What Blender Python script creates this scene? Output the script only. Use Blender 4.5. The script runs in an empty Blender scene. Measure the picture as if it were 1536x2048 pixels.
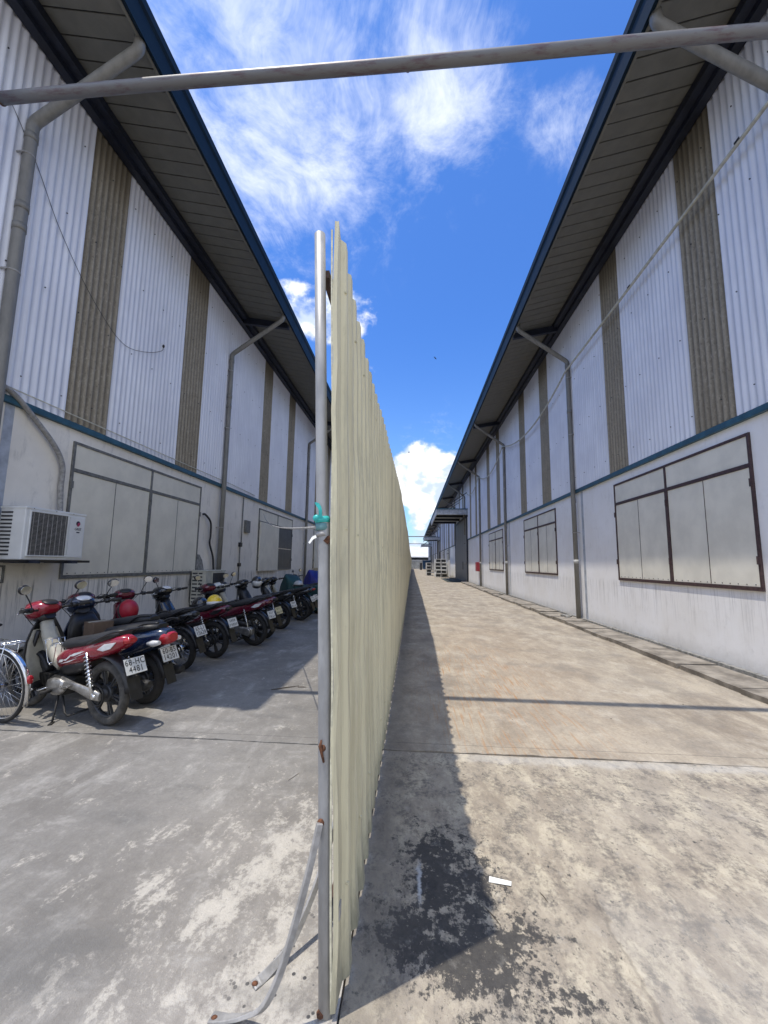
import bpy, bmesh, math, random
from mathutils import Vector, Matrix
random.seed(7)
R = math.radians
scene = bpy.context.scene
C = scene.collection

# ------------------------------------------------------------------ camera
CAM_YAW, CAM_PITCH, CAM_ROLL, CAM_F = -0.0718, 0.1244, 0.0134, 821.78
cam_d = bpy.data.cameras.new('camera')
cam = bpy.data.objects.new('camera', cam_d); C.objects.link(cam)
fw = Vector((math.sin(CAM_YAW)*math.cos(CAM_PITCH), math.cos(CAM_YAW)*math.cos(CAM_PITCH), math.sin(CAM_PITCH)))
rt = Vector((math.cos(CAM_YAW), -math.sin(CAM_YAW), 0)); up = rt.cross(fw)
c_, s_ = math.cos(CAM_ROLL), math.sin(CAM_ROLL)
rt2 = c_*rt + s_*up; up2 = -s_*rt + c_*up
m = Matrix((rt2, up2, -fw)).transposed().to_4x4(); m.translation = Vector((0, 0, 1.5))
cam.matrix_world = m
cam_d.sensor_fit = 'HORIZONTAL'; cam_d.sensor_width = 36; cam_d.lens = CAM_F/1536*36
cam_d.clip_start = 0.05; cam_d.clip_end = 3000
scene.camera = cam
try:
    cy_ = scene.cycles; cy_.max_bounces = 6; cy_.diffuse_bounces = 4; cy_.glossy_bounces = 2; cy_.transmission_bounces = 2; cy_.caustics_reflective = False; cy_.caustics_refractive = False
except Exception: pass
scene.render.resolution_x, scene.render.resolution_y = 768, 1024

# ------------------------------------------------------------------ exposure, sun
SUN_DX, SUN_DY = 0.23, 0.128
SKY_STRENGTH, SUN_STRENGTH, EXPOSURE = 0.15, 2.05, 0.90
vs = scene.view_settings
vs.view_transform = 'Standard'; vs.look = 'None'; vs.gamma = 1; vs.exposure = EXPOSURE
vs.use_curve_mapping = False
to_sun = Vector((-SUN_DX, -SUN_DY, 1)).normalized()
sun_d = bpy.data.lights.new('sun', 'SUN'); sun_d.energy = SUN_STRENGTH; sun_d.angle = R(0.53); sun_d.color = (1, 0.93, 0.82)
sun = bpy.data.objects.new('sun', sun_d); C.objects.link(sun)
sun.rotation_euler = to_sun.to_track_quat('Z', 'Y').to_euler(); sun.location = (-10, -10, 40)

# ------------------------------------------------------------------ node helpers
class NT:
    def __init__(s, nt): s.nt = nt
    def put(s, sock, v):
        if hasattr(v, 'is_linked') or isinstance(v, bpy.types.NodeSocket): s.nt.links.new(v, sock)
        elif v is not None:
            if isinstance(v, (tuple, list)) and len(v) == 3 and sock.type == 'RGBA': v = (*v, 1)
            sock.default_value = v
    def n(s, t, ins=None, **pr):
        nd = s.nt.nodes.new(t)
        for k, v in pr.items(): setattr(nd, k, v)
        for k, v in (ins or {}).items(): s.put(nd.inputs[k], v)
        return nd
    def pos(s): return s.n('ShaderNodeNewGeometry').outputs['Position']
    def obj(s): return s.n('ShaderNodeTexCoord').outputs['Object']
    def mp(s, v, sc=(1, 1, 1), rot=(0, 0, 0), loc=(0, 0, 0)):
        return s.n('ShaderNodeMapping', {'Vector': v, 'Scale': sc, 'Rotation': rot, 'Location': loc}).outputs[0]
    def noise(s, v, scale=5, detail=4, rough=.55, dist=0):
        return s.n('ShaderNodeTexNoise', {'Vector': v, 'Scale': scale, 'Detail': detail, 'Roughness': rough, 'Distortion': dist}).outputs['Fac']
    def voro(s, v, scale=5, feature='F1'):
        return s.n('ShaderNodeTexVoronoi', {'Vector': v, 'Scale': scale}, feature=feature).outputs['Distance']
    def m(s, op, a, b=None, c=None, clamp=False):
        nd = s.n('ShaderNodeMath', operation=op, use_clamp=clamp); s.put(nd.inputs[0], a)
        if b is not None: s.put(nd.inputs[1], b)
        if c is not None: s.put(nd.inputs[2], c)
        return nd.outputs[0]
    def vm(s, op, a, b=None):
        nd = s.n('ShaderNodeVectorMath', operation=op); s.put(nd.inputs[0], a)
        if b is not None: s.put(nd.inputs[1], b)
        return nd.outputs['Value' if op in ('DOT_PRODUCT', 'LENGTH', 'DISTANCE') else 'Vector']
    def ss(s, v, a, b, lo=0., hi=1., kind='SMOOTHSTEP'):
        return s.n('ShaderNodeMapRange', {'Value': v, 'From Min': a, 'From Max': b, 'To Min': lo, 'To Max': hi}, interpolation_type=kind).outputs[0]
    def mix(s, f, a, b, bt='MIX'):
        nd = s.n('ShaderNodeMix', data_type='RGBA', blend_type=bt)
        s.put(nd.inputs[0], f); s.put(nd.inputs[6], a); s.put(nd.inputs[7], b); return nd.outputs[2]
    def sep(s, v): return s.n('ShaderNodeSeparateXYZ', {'Vector': v}).outputs
    def comb(s, x, y, z): return s.n('ShaderNodeCombineXYZ', {'X': x, 'Y': y, 'Z': z}).outputs[0]
    def bump(s, h, strength=.3, dist=.01): return s.n('ShaderNodeBump', {'Height': h, 'Strength': strength, 'Distance': dist}).outputs[0]

def newmat(name):
    mt = bpy.data.materials.new(name); mt.use_nodes = True
    t = NT(mt.node_tree); b = mt.node_tree.nodes['Principled BSDF']
    return mt, t, b

# ------------------------------------------------------------------ world: sky and clouds
w = bpy.data.worlds.new('World'); scene.world = w; w.use_nodes = True
t = NT(w.node_tree); w.node_tree.nodes.clear()
sky = t.n('ShaderNodeTexSky', sky_type='NISHITA', sun_disc=False, sun_elevation=math.asin(to_sun.z),
          sun_rotation=math.atan2(to_sun.x, to_sun.y), altitude=20, air_density=1.0, dust_density=0.9, ozone_density=1.6)
d = t.n('ShaderNodeTexCoord').outputs['Generated']
x, y, z = t.sep(d)
zc = t.m('MAXIMUM', z, 0.0)
k = t.m('DIVIDE', 1.0, t.m('ADD', zc, 0.12))
pl = t.comb(t.m('MULTIPLY', x, k), t.m('MULTIPLY', y, k), 0.0)      # cloud layer plane
tint = t.mix(t.ss(z, .0, .55), (.50, .66, .84), (0.27, 0.50, 0.86))
skyc = t.mix(1.0, sky.outputs[0], tint, 'MULTIPLY')
def blob(dx, dy, dz, r, soft=1.0):
    v = Vector((dx, dy, dz)).normalized()
    return t.ss(t.vm('DISTANCE', d, tuple(v)), r, r*(1-soft))
# thin high cloud
warp = t.vm('ADD', t.mp(pl, (1.0, .55, 1), (0, 0, R(-35))), t.vm('SCALE', t.n('ShaderNodeTexNoise', {'Vector': pl, 'Scale': 1.6, 'Detail': 3}).outputs['Color'], None))
wn = warp.node; wn.inputs[1].links[0].from_node.inputs['Scale'].default_value = .55
big = t.noise(pl, 1.3, 2, .5)
fine = t.noise(warp, 4.4, 8, .70)
rip = t.noise(t.mp(pl, (1, 1, 1), (0, 0, R(25))), 17, 3, .6)
cm = t.m('ADD', t.m('MULTIPLY', blob(-.05, .56, .82, .50), .40), t.m('MULTIPLY', blob(-.36, .50, .80, .38), .34))
cm = t.m('ADD', cm, t.m('MULTIPLY', blob(-.25, .66, .70, .30), .36))
cm = t.m('ADD', cm, t.m('MULTIPLY', blob(.06, .615, .787, .16), .42))
cm = t.m('ADD', cm, t.m('MULTIPLY', blob(.29, .62, .73, .13), .40))
cm = t.m('ADD', cm, t.m('MULTIPLY', blob(.03, .95, .30, .16), .30))
away = t.ss(y, .15, -.35)                                           # extra cloud out of view, added to lift and whiten the fill light
cm = t.m('ADD', cm, t.m('MULTIPLY', away, t.ss(big, .34, .54, 0, 1.0)))
ci = t.m('ADD', t.m('MULTIPLY', fine, 1.0), t.m('MULTIPLY', rip, .26))
ci = t.m('ADD', ci, t.m('MULTIPLY', cm, .62))
cirrus = t.m('MULTIPLY', t.ss(ci, .76, 1.32), .74)
cirrus = t.m('MULTIPLY', cirrus, t.ss(cm, .02, .34))
c1 = t.mix(cirrus, skyc, (5.0, 5.15, 5.4))
# heaped cloud low in the sky
n1 = t.noise(t.mp(d, (1, 1, 1.35)), 7.5, 7, .56, .15)
n1s = t.noise(t.mp(d, (1, 1, 1.35), loc=(.012, .006, -.035)), 7.5, 7, .56, .15)
belt = t.m('ADD', t.m('MULTIPLY', t.ss(z, .34, .08), .16), t.m('MULTIPLY', away, .19))
bm_ = t.m('ADD', belt, t.m('MULTIPLY', blob(.028, .971, .222, .115, .8), .34))
bm_ = t.m('ADD', bm_, t.m('MULTIPLY', blob(.11, .975, .195, .12, .8), .24))
bm_ = t.m('ADD', bm_, t.m('MULTIPLY', blob(-.215, .80, .555, .19, .9), .34))
bm_ = t.m('ADD', bm_, t.m('MULTIPLY', blob(.02, .994, .125, .08), .22))
bm_ = t.m('ADD', bm_, t.m('MULTIPLY', blob(.02, .997, .055, .10), .14))
dens = t.m('ADD', n1, bm_)
cu = t.ss(t.m('SUBTRACT', dens, t.ss(z, .45, .75, 0, .10)), .67, .80)
lit = t.ss(t.m('SUBTRACT', n1, n1s), -.05, .06)
cuc = t.mix(lit, (2.7, 3.15, 4.0), (4.75, 4.8, 4.85))
c2 = t.mix(t.m('MULTIPLY', cu, .96), c1, cuc)
bg = t.n('ShaderNodeBackground', {'Color': c2, 'Strength': SKY_STRENGTH})
out = t.n('ShaderNodeOutputWorld'); w.node_tree.links.new(bg.outputs[0], out.inputs[0])
try: w.cycles.sampling_method = 'MANUAL'; w.cycles.sample_map_resolution = 1024
except Exception: pass

# ------------------------------------------------------------------ mesh helpers
class MB:
    def __init__(s): s.v = []; s.f = []; s.sm = []
    def add(s, vs_, fs, smooth=False):
        o = len(s.v); s.v += [tuple(p) for p in vs_]
        for f in fs: s.f.append(tuple(i+o for i in f)); s.sm.append(smooth)
        return s
    def box(s, a, b, M=None):
        x0, y0, z0 = a; x1, y1, z1 = b
        p = [Vector(q) for q in ((x0,y0,z0),(x1,y0,z0),(x1,y1,z0),(x0,y1,z0),(x0,y0,z1),(x1,y0,z1),(x1,y1,z1),(x0,y1,z1))]
        if M: p = [M @ q for q in p]
        return s.add(p, [(0,3,2,1),(4,5,6,7),(0,1,5,4),(1,2,6,5),(2,3,7,6),(3,0,4,7)])
    def quad(s, *p): return s.add(p, [(0, 1, 2, 3)])
    def rings(s, rs, cap=True, smooth=True, closed=False):
        n = len(rs[0]); vs_ = [p for r_ in rs for p in r_]; fs = []
        K = len(rs)
        for i in range(K if closed else K-1):
            for j in range(n):
                a = i*n+j; b = i*n+(j+1) % n; c = ((i+1) % K)*n+(j+1) % n; d_ = ((i+1) % K)*n+j
                fs.append((a, b, c, d_))
        o = len(s.v); s.add(vs_, fs, smooth)
        if cap and not closed:
            s.f.append(tuple(o+j for j in range(n-1, -1, -1))); s.sm.append(False)
            s.f.append(tuple(o+(K-1)*n+j for j in range(n))); s.sm.append(False)
        return s
    def tube(s, path, r, n=8, cap=True):
        P = [Vector(p) for p in path]; rr = r if isinstance(r, (list, tuple)) else [r]*len(P)
        T = []
        for i in range(len(P)):
            a = P[max(i-1, 0)]; b = P[min(i+1, len(P)-1)]; T.append((b-a).normalized())
        ref = Vector((0, 0, 1)) if abs(T[0].z) < .9 else Vector((0, 1, 0))
        u = T[0].cross(ref).normalized(); rs = []
        for i in range(len(P)):
            u = (u - T[i]*u.dot(T[i])).normalized(); v = T[i].cross(u)
            rs.append([P[i] + (u*math.cos(2*math.pi*j/n) + v*math.sin(2*math.pi*j/n))*rr[i] for j in range(n)])
        return s.rings(rs, cap)
    def strip(s, path, wd, th, side):                         # flat bar along a path; side = width direction
        P = [Vector(p) for p in path]; S = Vector(side).normalized(); rs = []
        for i in range(len(P)):
            T = (P[min(i+1, len(P)-1)] - P[max(i-1, 0)]).normalized()
            a = (S - T*S.dot(T)).normalized(); b = T.cross(a)
            w_ = wd[i] if isinstance(wd, (list, tuple)) else wd; h_ = th[i] if isinstance(th, (list, tuple)) else th
            rs.append([P[i]+a*w_/2+b*h_/2, P[i]-a*w_/2+b*h_/2, P[i]-a*w_/2-b*h_/2, P[i]+a*w_/2-b*h_/2])
        return s.rings(rs, True, False)
    def loft(s, secs, n=16, e=2.4, yo=0.0):                   # secs: (x, z, half width, half height) along the x-z plane
        P = [Vector((q[0], 0, q[1])) for q in secs]; rs = []
        for i, q in enumerate(secs):
            T = (P[min(i+1, len(P)-1)] - P[max(i-1, 0)]).normalized(); N = Vector((-T.z, 0, T.x))
            if N.z < 0: N = -N
            rg = []
            for j in range(n):
                a = 2*math.pi*j/n; ca, sa = math.cos(a), math.sin(a)
                cy = math.copysign(abs(ca)**(2/e), ca)*q[2]; ch = math.copysign(abs(sa)**(2/e), sa)*q[3]
                rg.append(P[i] + Vector((0, yo+cy, 0)) + N*ch)
            rs.append(rg)
        return s.rings(rs, True)
    def torus(s, c, Rm, rm, axis='y', n=36, k=10, sq=1.0):
        rs = []
        for i in range(n):
            a = 2*math.pi*i/n; rg = []
            for j in range(k):
                b = 2*math.pi*j/k; rad = Rm+rm*math.cos(b); h = rm*sq*math.sin(b)
                if axis == 'y': rg.append(Vector((c[0]+rad*math.cos(a), c[1]+h, c[2]+rad*math.sin(a))))
                else: rg.append(Vector((c[0]+rad*math.cos(a), c[1]+rad*math.sin(a), c[2]+h)))
            rs.append(rg)
        return s.rings(rs, False, True, True)
    def disc(s, c, r, h, axis='y', n=24, r2=None):
        A = {'x': Vector((1,0,0)), 'y': Vector((0,1,0)), 'z': Vector((0,0,1))}[axis]
        c = Vector(c); U = Vector((0,0,1)) if axis != 'z' else Vector((1,0,0)); V = A.cross(U); rs = []
        for q, ra in ((-h/2, r), (h/2, r if r2 is None else r2)):
            rs.append([c + A*q + (U*math.cos(2*math.pi*j/n)+V*math.sin(2*math.pi*j/n))*ra for j in range(n)])
        return s.rings(rs, True)
    def ball(s, c, r, sc=(1, 1, 1), n=16, k=8, a0=-90, a1=90):
        rs = []
        for i in range(k+1):
            a = R(a0 + (a1-a0)*i/k); q = max(math.cos(a), .02)
            rs.append([Vector((c[0]+r*sc[0]*q*math.cos(2*math.pi*j/n), c[1]+r*sc[1]*q*math.sin(2*math.pi*j/n), c[2]+r*sc[2]*math.sin(a))) for j in range(n)])
        return s.rings(rs, True)
    def xf(s, M):
        s.v = [tuple(M @ Vector(p)) for p in s.v]; return s
    def mesh(s, name):
        me = bpy.data.meshes.new(name); me.from_pydata(s.v, [], s.f); me.update()
        for p, q in zip(me.polygons, s.sm): p.use_smooth = q
        return me
    def build(s, name, mat=None, parent=None, bevel=0, solid=0, sub=0):
        me = s.mesh(name)
        bmm = bmesh.new(); bmm.from_mesh(me); bmesh.ops.recalc_face_normals(bmm, faces=bmm.faces) if not getattr(s, 'keep', False) else None
        bmm.to_mesh(me); bmm.free()
        return link(name, me, mat, parent, bevel, solid, sub)

def link(name, me, mat=None, parent=None, bevel=0, solid=0, sub=0):
    o = bpy.data.objects.new(name, me); C.objects.link(o)
    if mat is not None and len(me.materials) == 0: me.materials.append(mat)
    if parent is not None: o.parent = parent
    if solid:
        q = o.modifiers.new('solidify', 'SOLIDIFY'); q.thickness = solid; q.offset = 0
    if sub:
        q = o.modifiers.new('subd', 'SUBSURF'); q.levels = q.render_levels = sub
    if bevel:
        q = o.modifiers.new('bevel', 'BEVEL'); q.width = bevel; q.segments = 2; q.limit_method = 'ANGLE'; q.angle_limit = R(40)
    return o
def tag(o, label=None, cat=None, group=None, kind=None):
    if label: o['label'] = label
    if cat: o['category'] = cat
    if group: o['group'] = group
    if kind: o['kind'] = kind
    return o
def empty(name, loc=(0, 0, 0), rz=0, label=None, cat=None, group=None, kind=None):
    o = bpy.data.objects.new(name, None); C.objects.link(o); o.location = loc; o.rotation_euler = (0, 0, rz)
    o.empty_display_size = .2
    return tag(o, label, cat, group, kind)
def B(a, b): return MB().box(a, b)
def smooth_path(pts, per=6):
    P = [Vector(p) for p in pts]; o = []
    for i in range(len(P)-1):
        p0, p1, p2, p3 = P[max(i-1,0)], P[i], P[i+1], P[min(i+2,len(P)-1)]
        for j in range(per):
            q = j/per
            o.append(.5*((2*p1)+(-p0+p2)*q+(2*p0-5*p1+4*p2-p3)*q*q+(-p0+3*p1-3*p2+p3)*q**3))
    o.append(P[-1]); return o
def elbow(pts, r=.12, k=4):                                    # polyline with rounded corners
    P = [Vector(p) for p in pts]; o = [P[0]]
    for i in range(1, len(P)-1):
        a = (P[i-1]-P[i]).normalized(); b = (P[i+1]-P[i]).normalized()
        s0 = P[i]+a*r; s1 = P[i]+b*r
        for j in range(k+1):
            q = j/k; o.append(s0*(1-q)**2+P[i]*2*q*(1-q)+s1*q*q)
    o.append(P[-1]); return o
def interp(x, xs, ys):
    if x <= xs[0]: return ys[0]
    for i in range(1, len(xs)):
        if x <= xs[i]: return ys[i-1]+(ys[i]-ys[i-1])*(x-xs[i-1])/(xs[i]-xs[i-1])
    return ys[-1]
def text_mesh(s, size, align='CENTER', extrude=.0006, spacing=1.0, shear=0):
    cu = bpy.data.curves.new('lettering', 'FONT'); cu.body = s; cu.size = size; cu.align_x = align; cu.align_y = 'CENTER'
    cu.extrude = extrude; cu.space_character = spacing; cu.shear = shear; cu.resolution_u = 3
    o = bpy.data.objects.new('lettering', cu); C.objects.link(o)
    bpy.context.view_layer.update()
    me = bpy.data.meshes.new_from_object(o.evaluated_get(bpy.context.evaluated_depsgraph_get()))
    bpy.data.objects.remove(o); bpy.data.curves.remove(cu); me.name = 'lettering'
    return me
# ------------------------------------------------------------------ materials
def P(name, col, rough=.5, metal=0., var=.12, scale=8, bump=0., coat=0., space='obj', stretch=(1, 1, 1), col2=None, spec=None):
    mt, t, b = newmat(name)
    v = t.obj() if space == 'obj' else t.pos()
    v = t.mp(v, stretch)
    n = t.noise(v, scale, 5, .6)
    a = tuple(c*(1-var) for c in col); c2 = col2 or tuple(min(c*(1+var), 1) for c in col)
    t.put(b.inputs['Base Color'], t.mix(t.ss(n, .32, .68), a, c2))
    t.put(b.inputs['Roughness'], t.ss(n, .2, .8, max(rough-.08, .03), min(rough+.1, 1)))
    b.inputs['Metallic'].default_value = metal
    if coat: b.inputs['Coat Weight'].default_value = coat; b.inputs['Coat Roughness'].default_value = .08
    if spec is not None: b.inputs['Specular IOR Level'].default_value = spec
    if bump: t.put(b.inputs['Normal'], t.bump(t.noise(v, scale*5, 4), bump, .004))
    return mt

def concrete(name, side, near):
    mt, t, b = newmat(name)
    p = t.pos(); X, Y, Z = t.sep(p)
    swp = t.mp(p, (1, .42, 1), (0, 0, R(38)))                       # trowel and broom direction
    big = t.noise(p, .8, 5, .6); mid = t.noise(swp, 3.6, 6, .70, .3); fine = t.noise(p, 42, 4, .7)
    grit = t.noise(p, 190, 2, .6)
    if side == 'R':
        base = t.mix(t.ss(big, .32, .66), (.270, .224, .172), (.375, .330, .267))
        base = t.mix(t.ss(mid, .38, .66, 0, .75), base, (.515, .450, .350))
        base = t.mix(t.ss(t.noise(t.mp(p, (1, 1, 1), loc=(3, 8, 0)), 1.9, 6, .62), .56, .72, 0, .42), base, (.285, .262, .240))
    else:
        base = t.mix(t.ss(big, .32, .66), (.185, .174, .158), (.262, .250, .230))
        base = t.mix(t.ss(mid, .50, .72, 0, .62), base, (.430, .415, .385))
    if side == 'L':
        # lime bloom and warm dust along the fence foot
        f = t.m('MULTIPLY', t.ss(X, -1.9, -.35), t.ss(Y, 3.5, 2.2))
        n2 = t.noise(t.mp(p, (1.2, .8, 1), (0, 0, R(30))), 5.2, 7, .74, .25)
        base = t.mix(t.m('MULTIPLY', f, t.ss(big, .3, .7, .15, .6)), base, (.430, .385, .335))
        n2 = t.m('ADD', n2, t.m('MULTIPLY', t.m('SUBTRACT', fine, .5), .45))
        base = t.mix(t.m('MULTIPLY', t.ss(t.m('ADD', n2, t.m('MULTIPLY', f, .17)), .58, .74), .80), base, (.600, .560, .490))
        pat = t.ss(t.m('ADD', t.noise(t.mp(p, (.7, 1.3, 1), (0, 0, R(24)), (1.3, .2, 0)), 3.4, 5, .74, .1), t.m('MULTIPLY', t.m('SUBTRACT', fine, .5), .4)), .54, .76, 0, .5)
        base = t.mix(pat, base, (.480, .462, .430))
        dk = t.ss(t.noise(t.mp(p, (.6, 1.5, 1), (0, 0, R(20)), (9, 2, 0)), 1.6, 7, .6), .52, .70, 0, .45)
        base = t.mix(t.m('MULTIPLY', dk, 1.5), base, (.150, .146, .138))
        base = t.mix(t.ss(t.m('ABSOLUTE', t.m('SUBTRACT', t.m('ADD', Y, t.m('MULTIPLY', t.noise(p, 3, 2), .02)), 3.72)), .006, .003, 0, .6), base, (.10, .095, .09))
        # tar spatter at the pole foot
        sp = t.m('MULTIPLY', t.ss(t.voro(p, 30), .27, .20), t.m('MULTIPLY', t.ss(t.noise(p, 9, 2), .42, .52),
             t.ss(t.vm('DISTANCE', p, (-.40, 1.68, 0)), .42, .12)))
        base = t.mix(sp, base, (.06, .06, .062))
    else:
        if near:
            n3 = t.noise(t.mp(p, (1, .5, 1), (0, 0, R(40))), 6.5, 5, .76, .2)
            n3 = t.m('ADD', n3, t.m('MULTIPLY', t.m('SUBTRACT', fine, .5), .5))
            base = t.mix(t.ss(n3, .44, .70, 0, .80), base, (.620, .550, .415))
            dn = t.noise(t.mp(p, (1, .7, 1), (0, 0, R(30)), (4, 4, 0)), 8.5, 6, .78, .2)
            dn = t.m('SUBTRACT', dn, t.m('MULTIPLY', t.m('SUBTRACT', fine, .5), .5))
            base = t.mix(t.ss(dn, .45, .68, 0, .80), base, (.125, .113, .100))
            # worn black coating by the fence
            bl = t.m('ADD', t.ss(t.vm('DISTANCE', t.mp(p, (1, .62, 0)), (.20, 1.26, 0)), .46, .04, 0, .40),
                     t.ss(t.vm('DISTANCE', t.mp(p, (1, .8, 0)), (.46, 1.30, 0)), .46, .05, 0, .26))
            bl = t.m('ADD', bl, t.ss(t.vm('DISTANCE', t.mp(p, (1, .62, 0)), (.14, 1.46, 0)), .30, .04, 0, .26))
            bl = t.m('ADD', bl, t.ss(t.vm('DISTANCE', t.mp(p, (1, 1, 0)), (-.06, 1.86, 0)), .20, .03, 0, .36))
            bl = t.m('ADD', bl, t.ss(t.vm('DISTANCE', t.mp(p, (.9, 1, 0)), (.12, 1.80, 0)), .22, .02, 0, .20))
            sA = t.ss(t.noise(p, 6.5, 5, .68, .3), .34, .66); sB = t.ss(t.noise(t.mp(p, (1, .55, 1), (0, 0, R(12))), 40, 5, .75), .34, .66)
            sC = t.ss(t.noise(t.mp(p, loc=(7, 3, 0)), 17, 5, .72), .36, .64)
            bn = t.m('ADD', t.m('ADD', t.m('MULTIPLY', sA, .34), t.m('MULTIPLY', sB, .26)), t.m('ADD', t.m('MULTIPLY', sC, .28), bl))
            bn = t.m('ADD', bn, t.m('MULTIPLY', t.m('SUBTRACT', fine, .5), .9))
            blm = t.ss(bn, .67, .90)
            base = t.mix(t.m('MULTIPLY', blm, .93), base, (.034, .034, .036))
            # repair strip: paler screed beyond a straight edge
            e = t.m('ADD', X, t.m('MULTIPLY', t.noise(p, 7, 4), .10))
            base = t.mix(t.m('MULTIPLY', t.ss(e, .89, .90), t.ss(Y, 2.35, 2.0, 0, .16)), base, (.600, .580, .530))
            base = t.mix(t.m('MULTIPLY', t.ss(t.m('ABSOLUTE', t.m('SUBTRACT', e, .885)), .009, .003), t.ss(Y, 2.3, 2.1, 0, .3)), base, (.1, .095, .09))
            # white plaster smear
            wsm = t.m('MULTIPLY', t.ss(t.m('ABSOLUTE', t.m('SUBTRACT', t.m('ADD', X, t.m('MULTIPLY', t.noise(p, 30, 4), .05)), .062)), .018, .002),
                      t.ss(t.m('ABSOLUTE', t.m('SUBTRACT', Y, 2.17)), .17, .05))
            base = t.mix(t.m('MULTIPLY', wsm, .75), base, (.62, .64, .66))
        else:
            # rust drag marks
            rv = t.mp(p, (9, .35, 1), (0, 0, R(24)))
            rs = t.m('MULTIPLY', t.ss(t.noise(rv, 5.5, 4, .6), .52, .66), t.ss(t.vm('DISTANCE', t.mp(p, (1, .30, 0)), (.95, 1.65, 0)), 1.2, .3))
            base = t.mix(t.ss(t.vm('DISTANCE', t.mp(p, (1, .22, 0)), (1.5, 1.7, 0)), 1.7, .3, 0, .38), base, (.430, .335, .235))
            base = t.mix(t.m('MULTIPLY', rs, .9), base, (.420, .225, .095))
            st = t.noise(t.mp(p, (1.15, .85, 1), (0, 0, R(8))), 1.5, 6, .72, .2)
            base = t.mix(t.ss(st, .50, .72, 0, .62), base, (.600, .545, .450))
            st2 = t.noise(t.mp(p, (.9, .8, 1), (0, 0, R(-6)), (5, 1, 0)), 1.25, 6, .72, .2)
            base = t.mix(t.ss(st2, .48, .68, 0, .66), base, (.245, .215, .178))
        # hairline saw cut just beyond the joint
        base = t.mix(t.ss(t.m('ABSOLUTE', t.m('SUBTRACT', t.m('ADD', Y, t.m('MULTIPLY', t.noise(p, 3, 2), .02)), 3.70)), .006, .003, 0, .6), base, (.10, .09, .08))
        # darker ragged band along the foot of the fence
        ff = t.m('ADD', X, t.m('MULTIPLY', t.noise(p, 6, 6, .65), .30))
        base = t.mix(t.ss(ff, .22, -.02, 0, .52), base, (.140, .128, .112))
        wj = t.ss(t.m('ABSOLUTE', t.m('SUBTRACT', t.m('ADD', Y, t.m('MULTIPLY', t.noise(p, 5, 6), .22)), 3.58)), .10, .02)
        base = t.mix(t.m('MULTIPLY', wj, t.ss(X, .2, .6, .05, .35)), base, (.66, .64, .60))
    blot = t.noise(t.mp(p, (1, .75, 1), (0, 0, R(35)), (2, 5, 0)), 13, 5, .72)
    base = t.mix(t.ss(blot, .48, .70, 0, .40), base, t.mix(.6, base, (.13, .12, .108)))
    base = t.mix(t.ss(blot, .46, .28, 0, .35), base, t.mix(.5, base, (.62, .59, .53)))
    base = t.mix(t.ss(fine, .34, .70, .0, .42), base, t.mix(.5, base, (.12, .115, .11)))
    base = t.mix(t.ss(grit, .66, .74, 0, .45), base, (.07, .066, .06))
    t.put(b.inputs['Base Color'], base)
    t.put(b.inputs['Roughness'], t.ss(fine, .3, .7, .78, .95)); b.inputs['Specular IOR Level'].default_value = .3
    h = t.m('ADD', t.m('MULTIPLY', mid, .5), t.m('ADD', t.m('MULTIPLY', fine, .35), t.m('MULTIPLY', grit, .18)))
    t.put(b.inputs['Normal'], t.bump(h, .8, .014))
    return mt

def plaster(name, c, dirty, seed):
    mt, t, b = newmat(name)
    p = t.mp(t.pos(), loc=(seed, seed*2, 0)); X, Y, Z = t.sep(t.pos())
    big = t.noise(p, .7, 5, .6); fl = t.noise(p, 6, 7, .62); st = t.noise(t.mp(p, (1, 2.2, .7)), 2.6, 7, .70)
    col = t.mix(t.ss(big, .3, .7), tuple(q*.90 for q in c), tuple(min(q*1.05, .9) for q in c))
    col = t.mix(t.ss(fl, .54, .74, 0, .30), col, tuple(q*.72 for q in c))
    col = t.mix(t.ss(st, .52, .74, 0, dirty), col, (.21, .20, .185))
    under = t.m('MULTIPLY', t.ss(Z, 1.25, 1.10), t.ss(Z, .35, 1.10))     # rain runs below the sills
    col = t.mix(t.m('MULTIPLY', under, t.ss(t.noise(t.mp(p, (1, 9, .2)), 2.6, 6, .7), .48, .62, 0, min(dirty*2.0, .8))), col, (.13, .125, .115))
    hh = t.m('ADD', Z, t.m('MULTIPLY', t.noise(p, 4.5, 7, .7), .28))
    col = t.mix(t.ss(hh, .52, .18, 0, .42), col, (.33, .315, .285))
    col = t.mix(t.ss(hh, .235, .20, 0, .8), col, (.34, .33, .31))
    t.put(b.inputs['Base Color'], col); b.inputs['Roughness'].default_value = .88; b.inputs['Specular IOR Level'].default_value = .25
    t.put(b.inputs['Normal'], t.bump(t.m('ADD', fl, t.m('MULTIPLY', t.noise(p, 60, 5, .7), .4)), .35, .008))
    return mt

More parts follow.
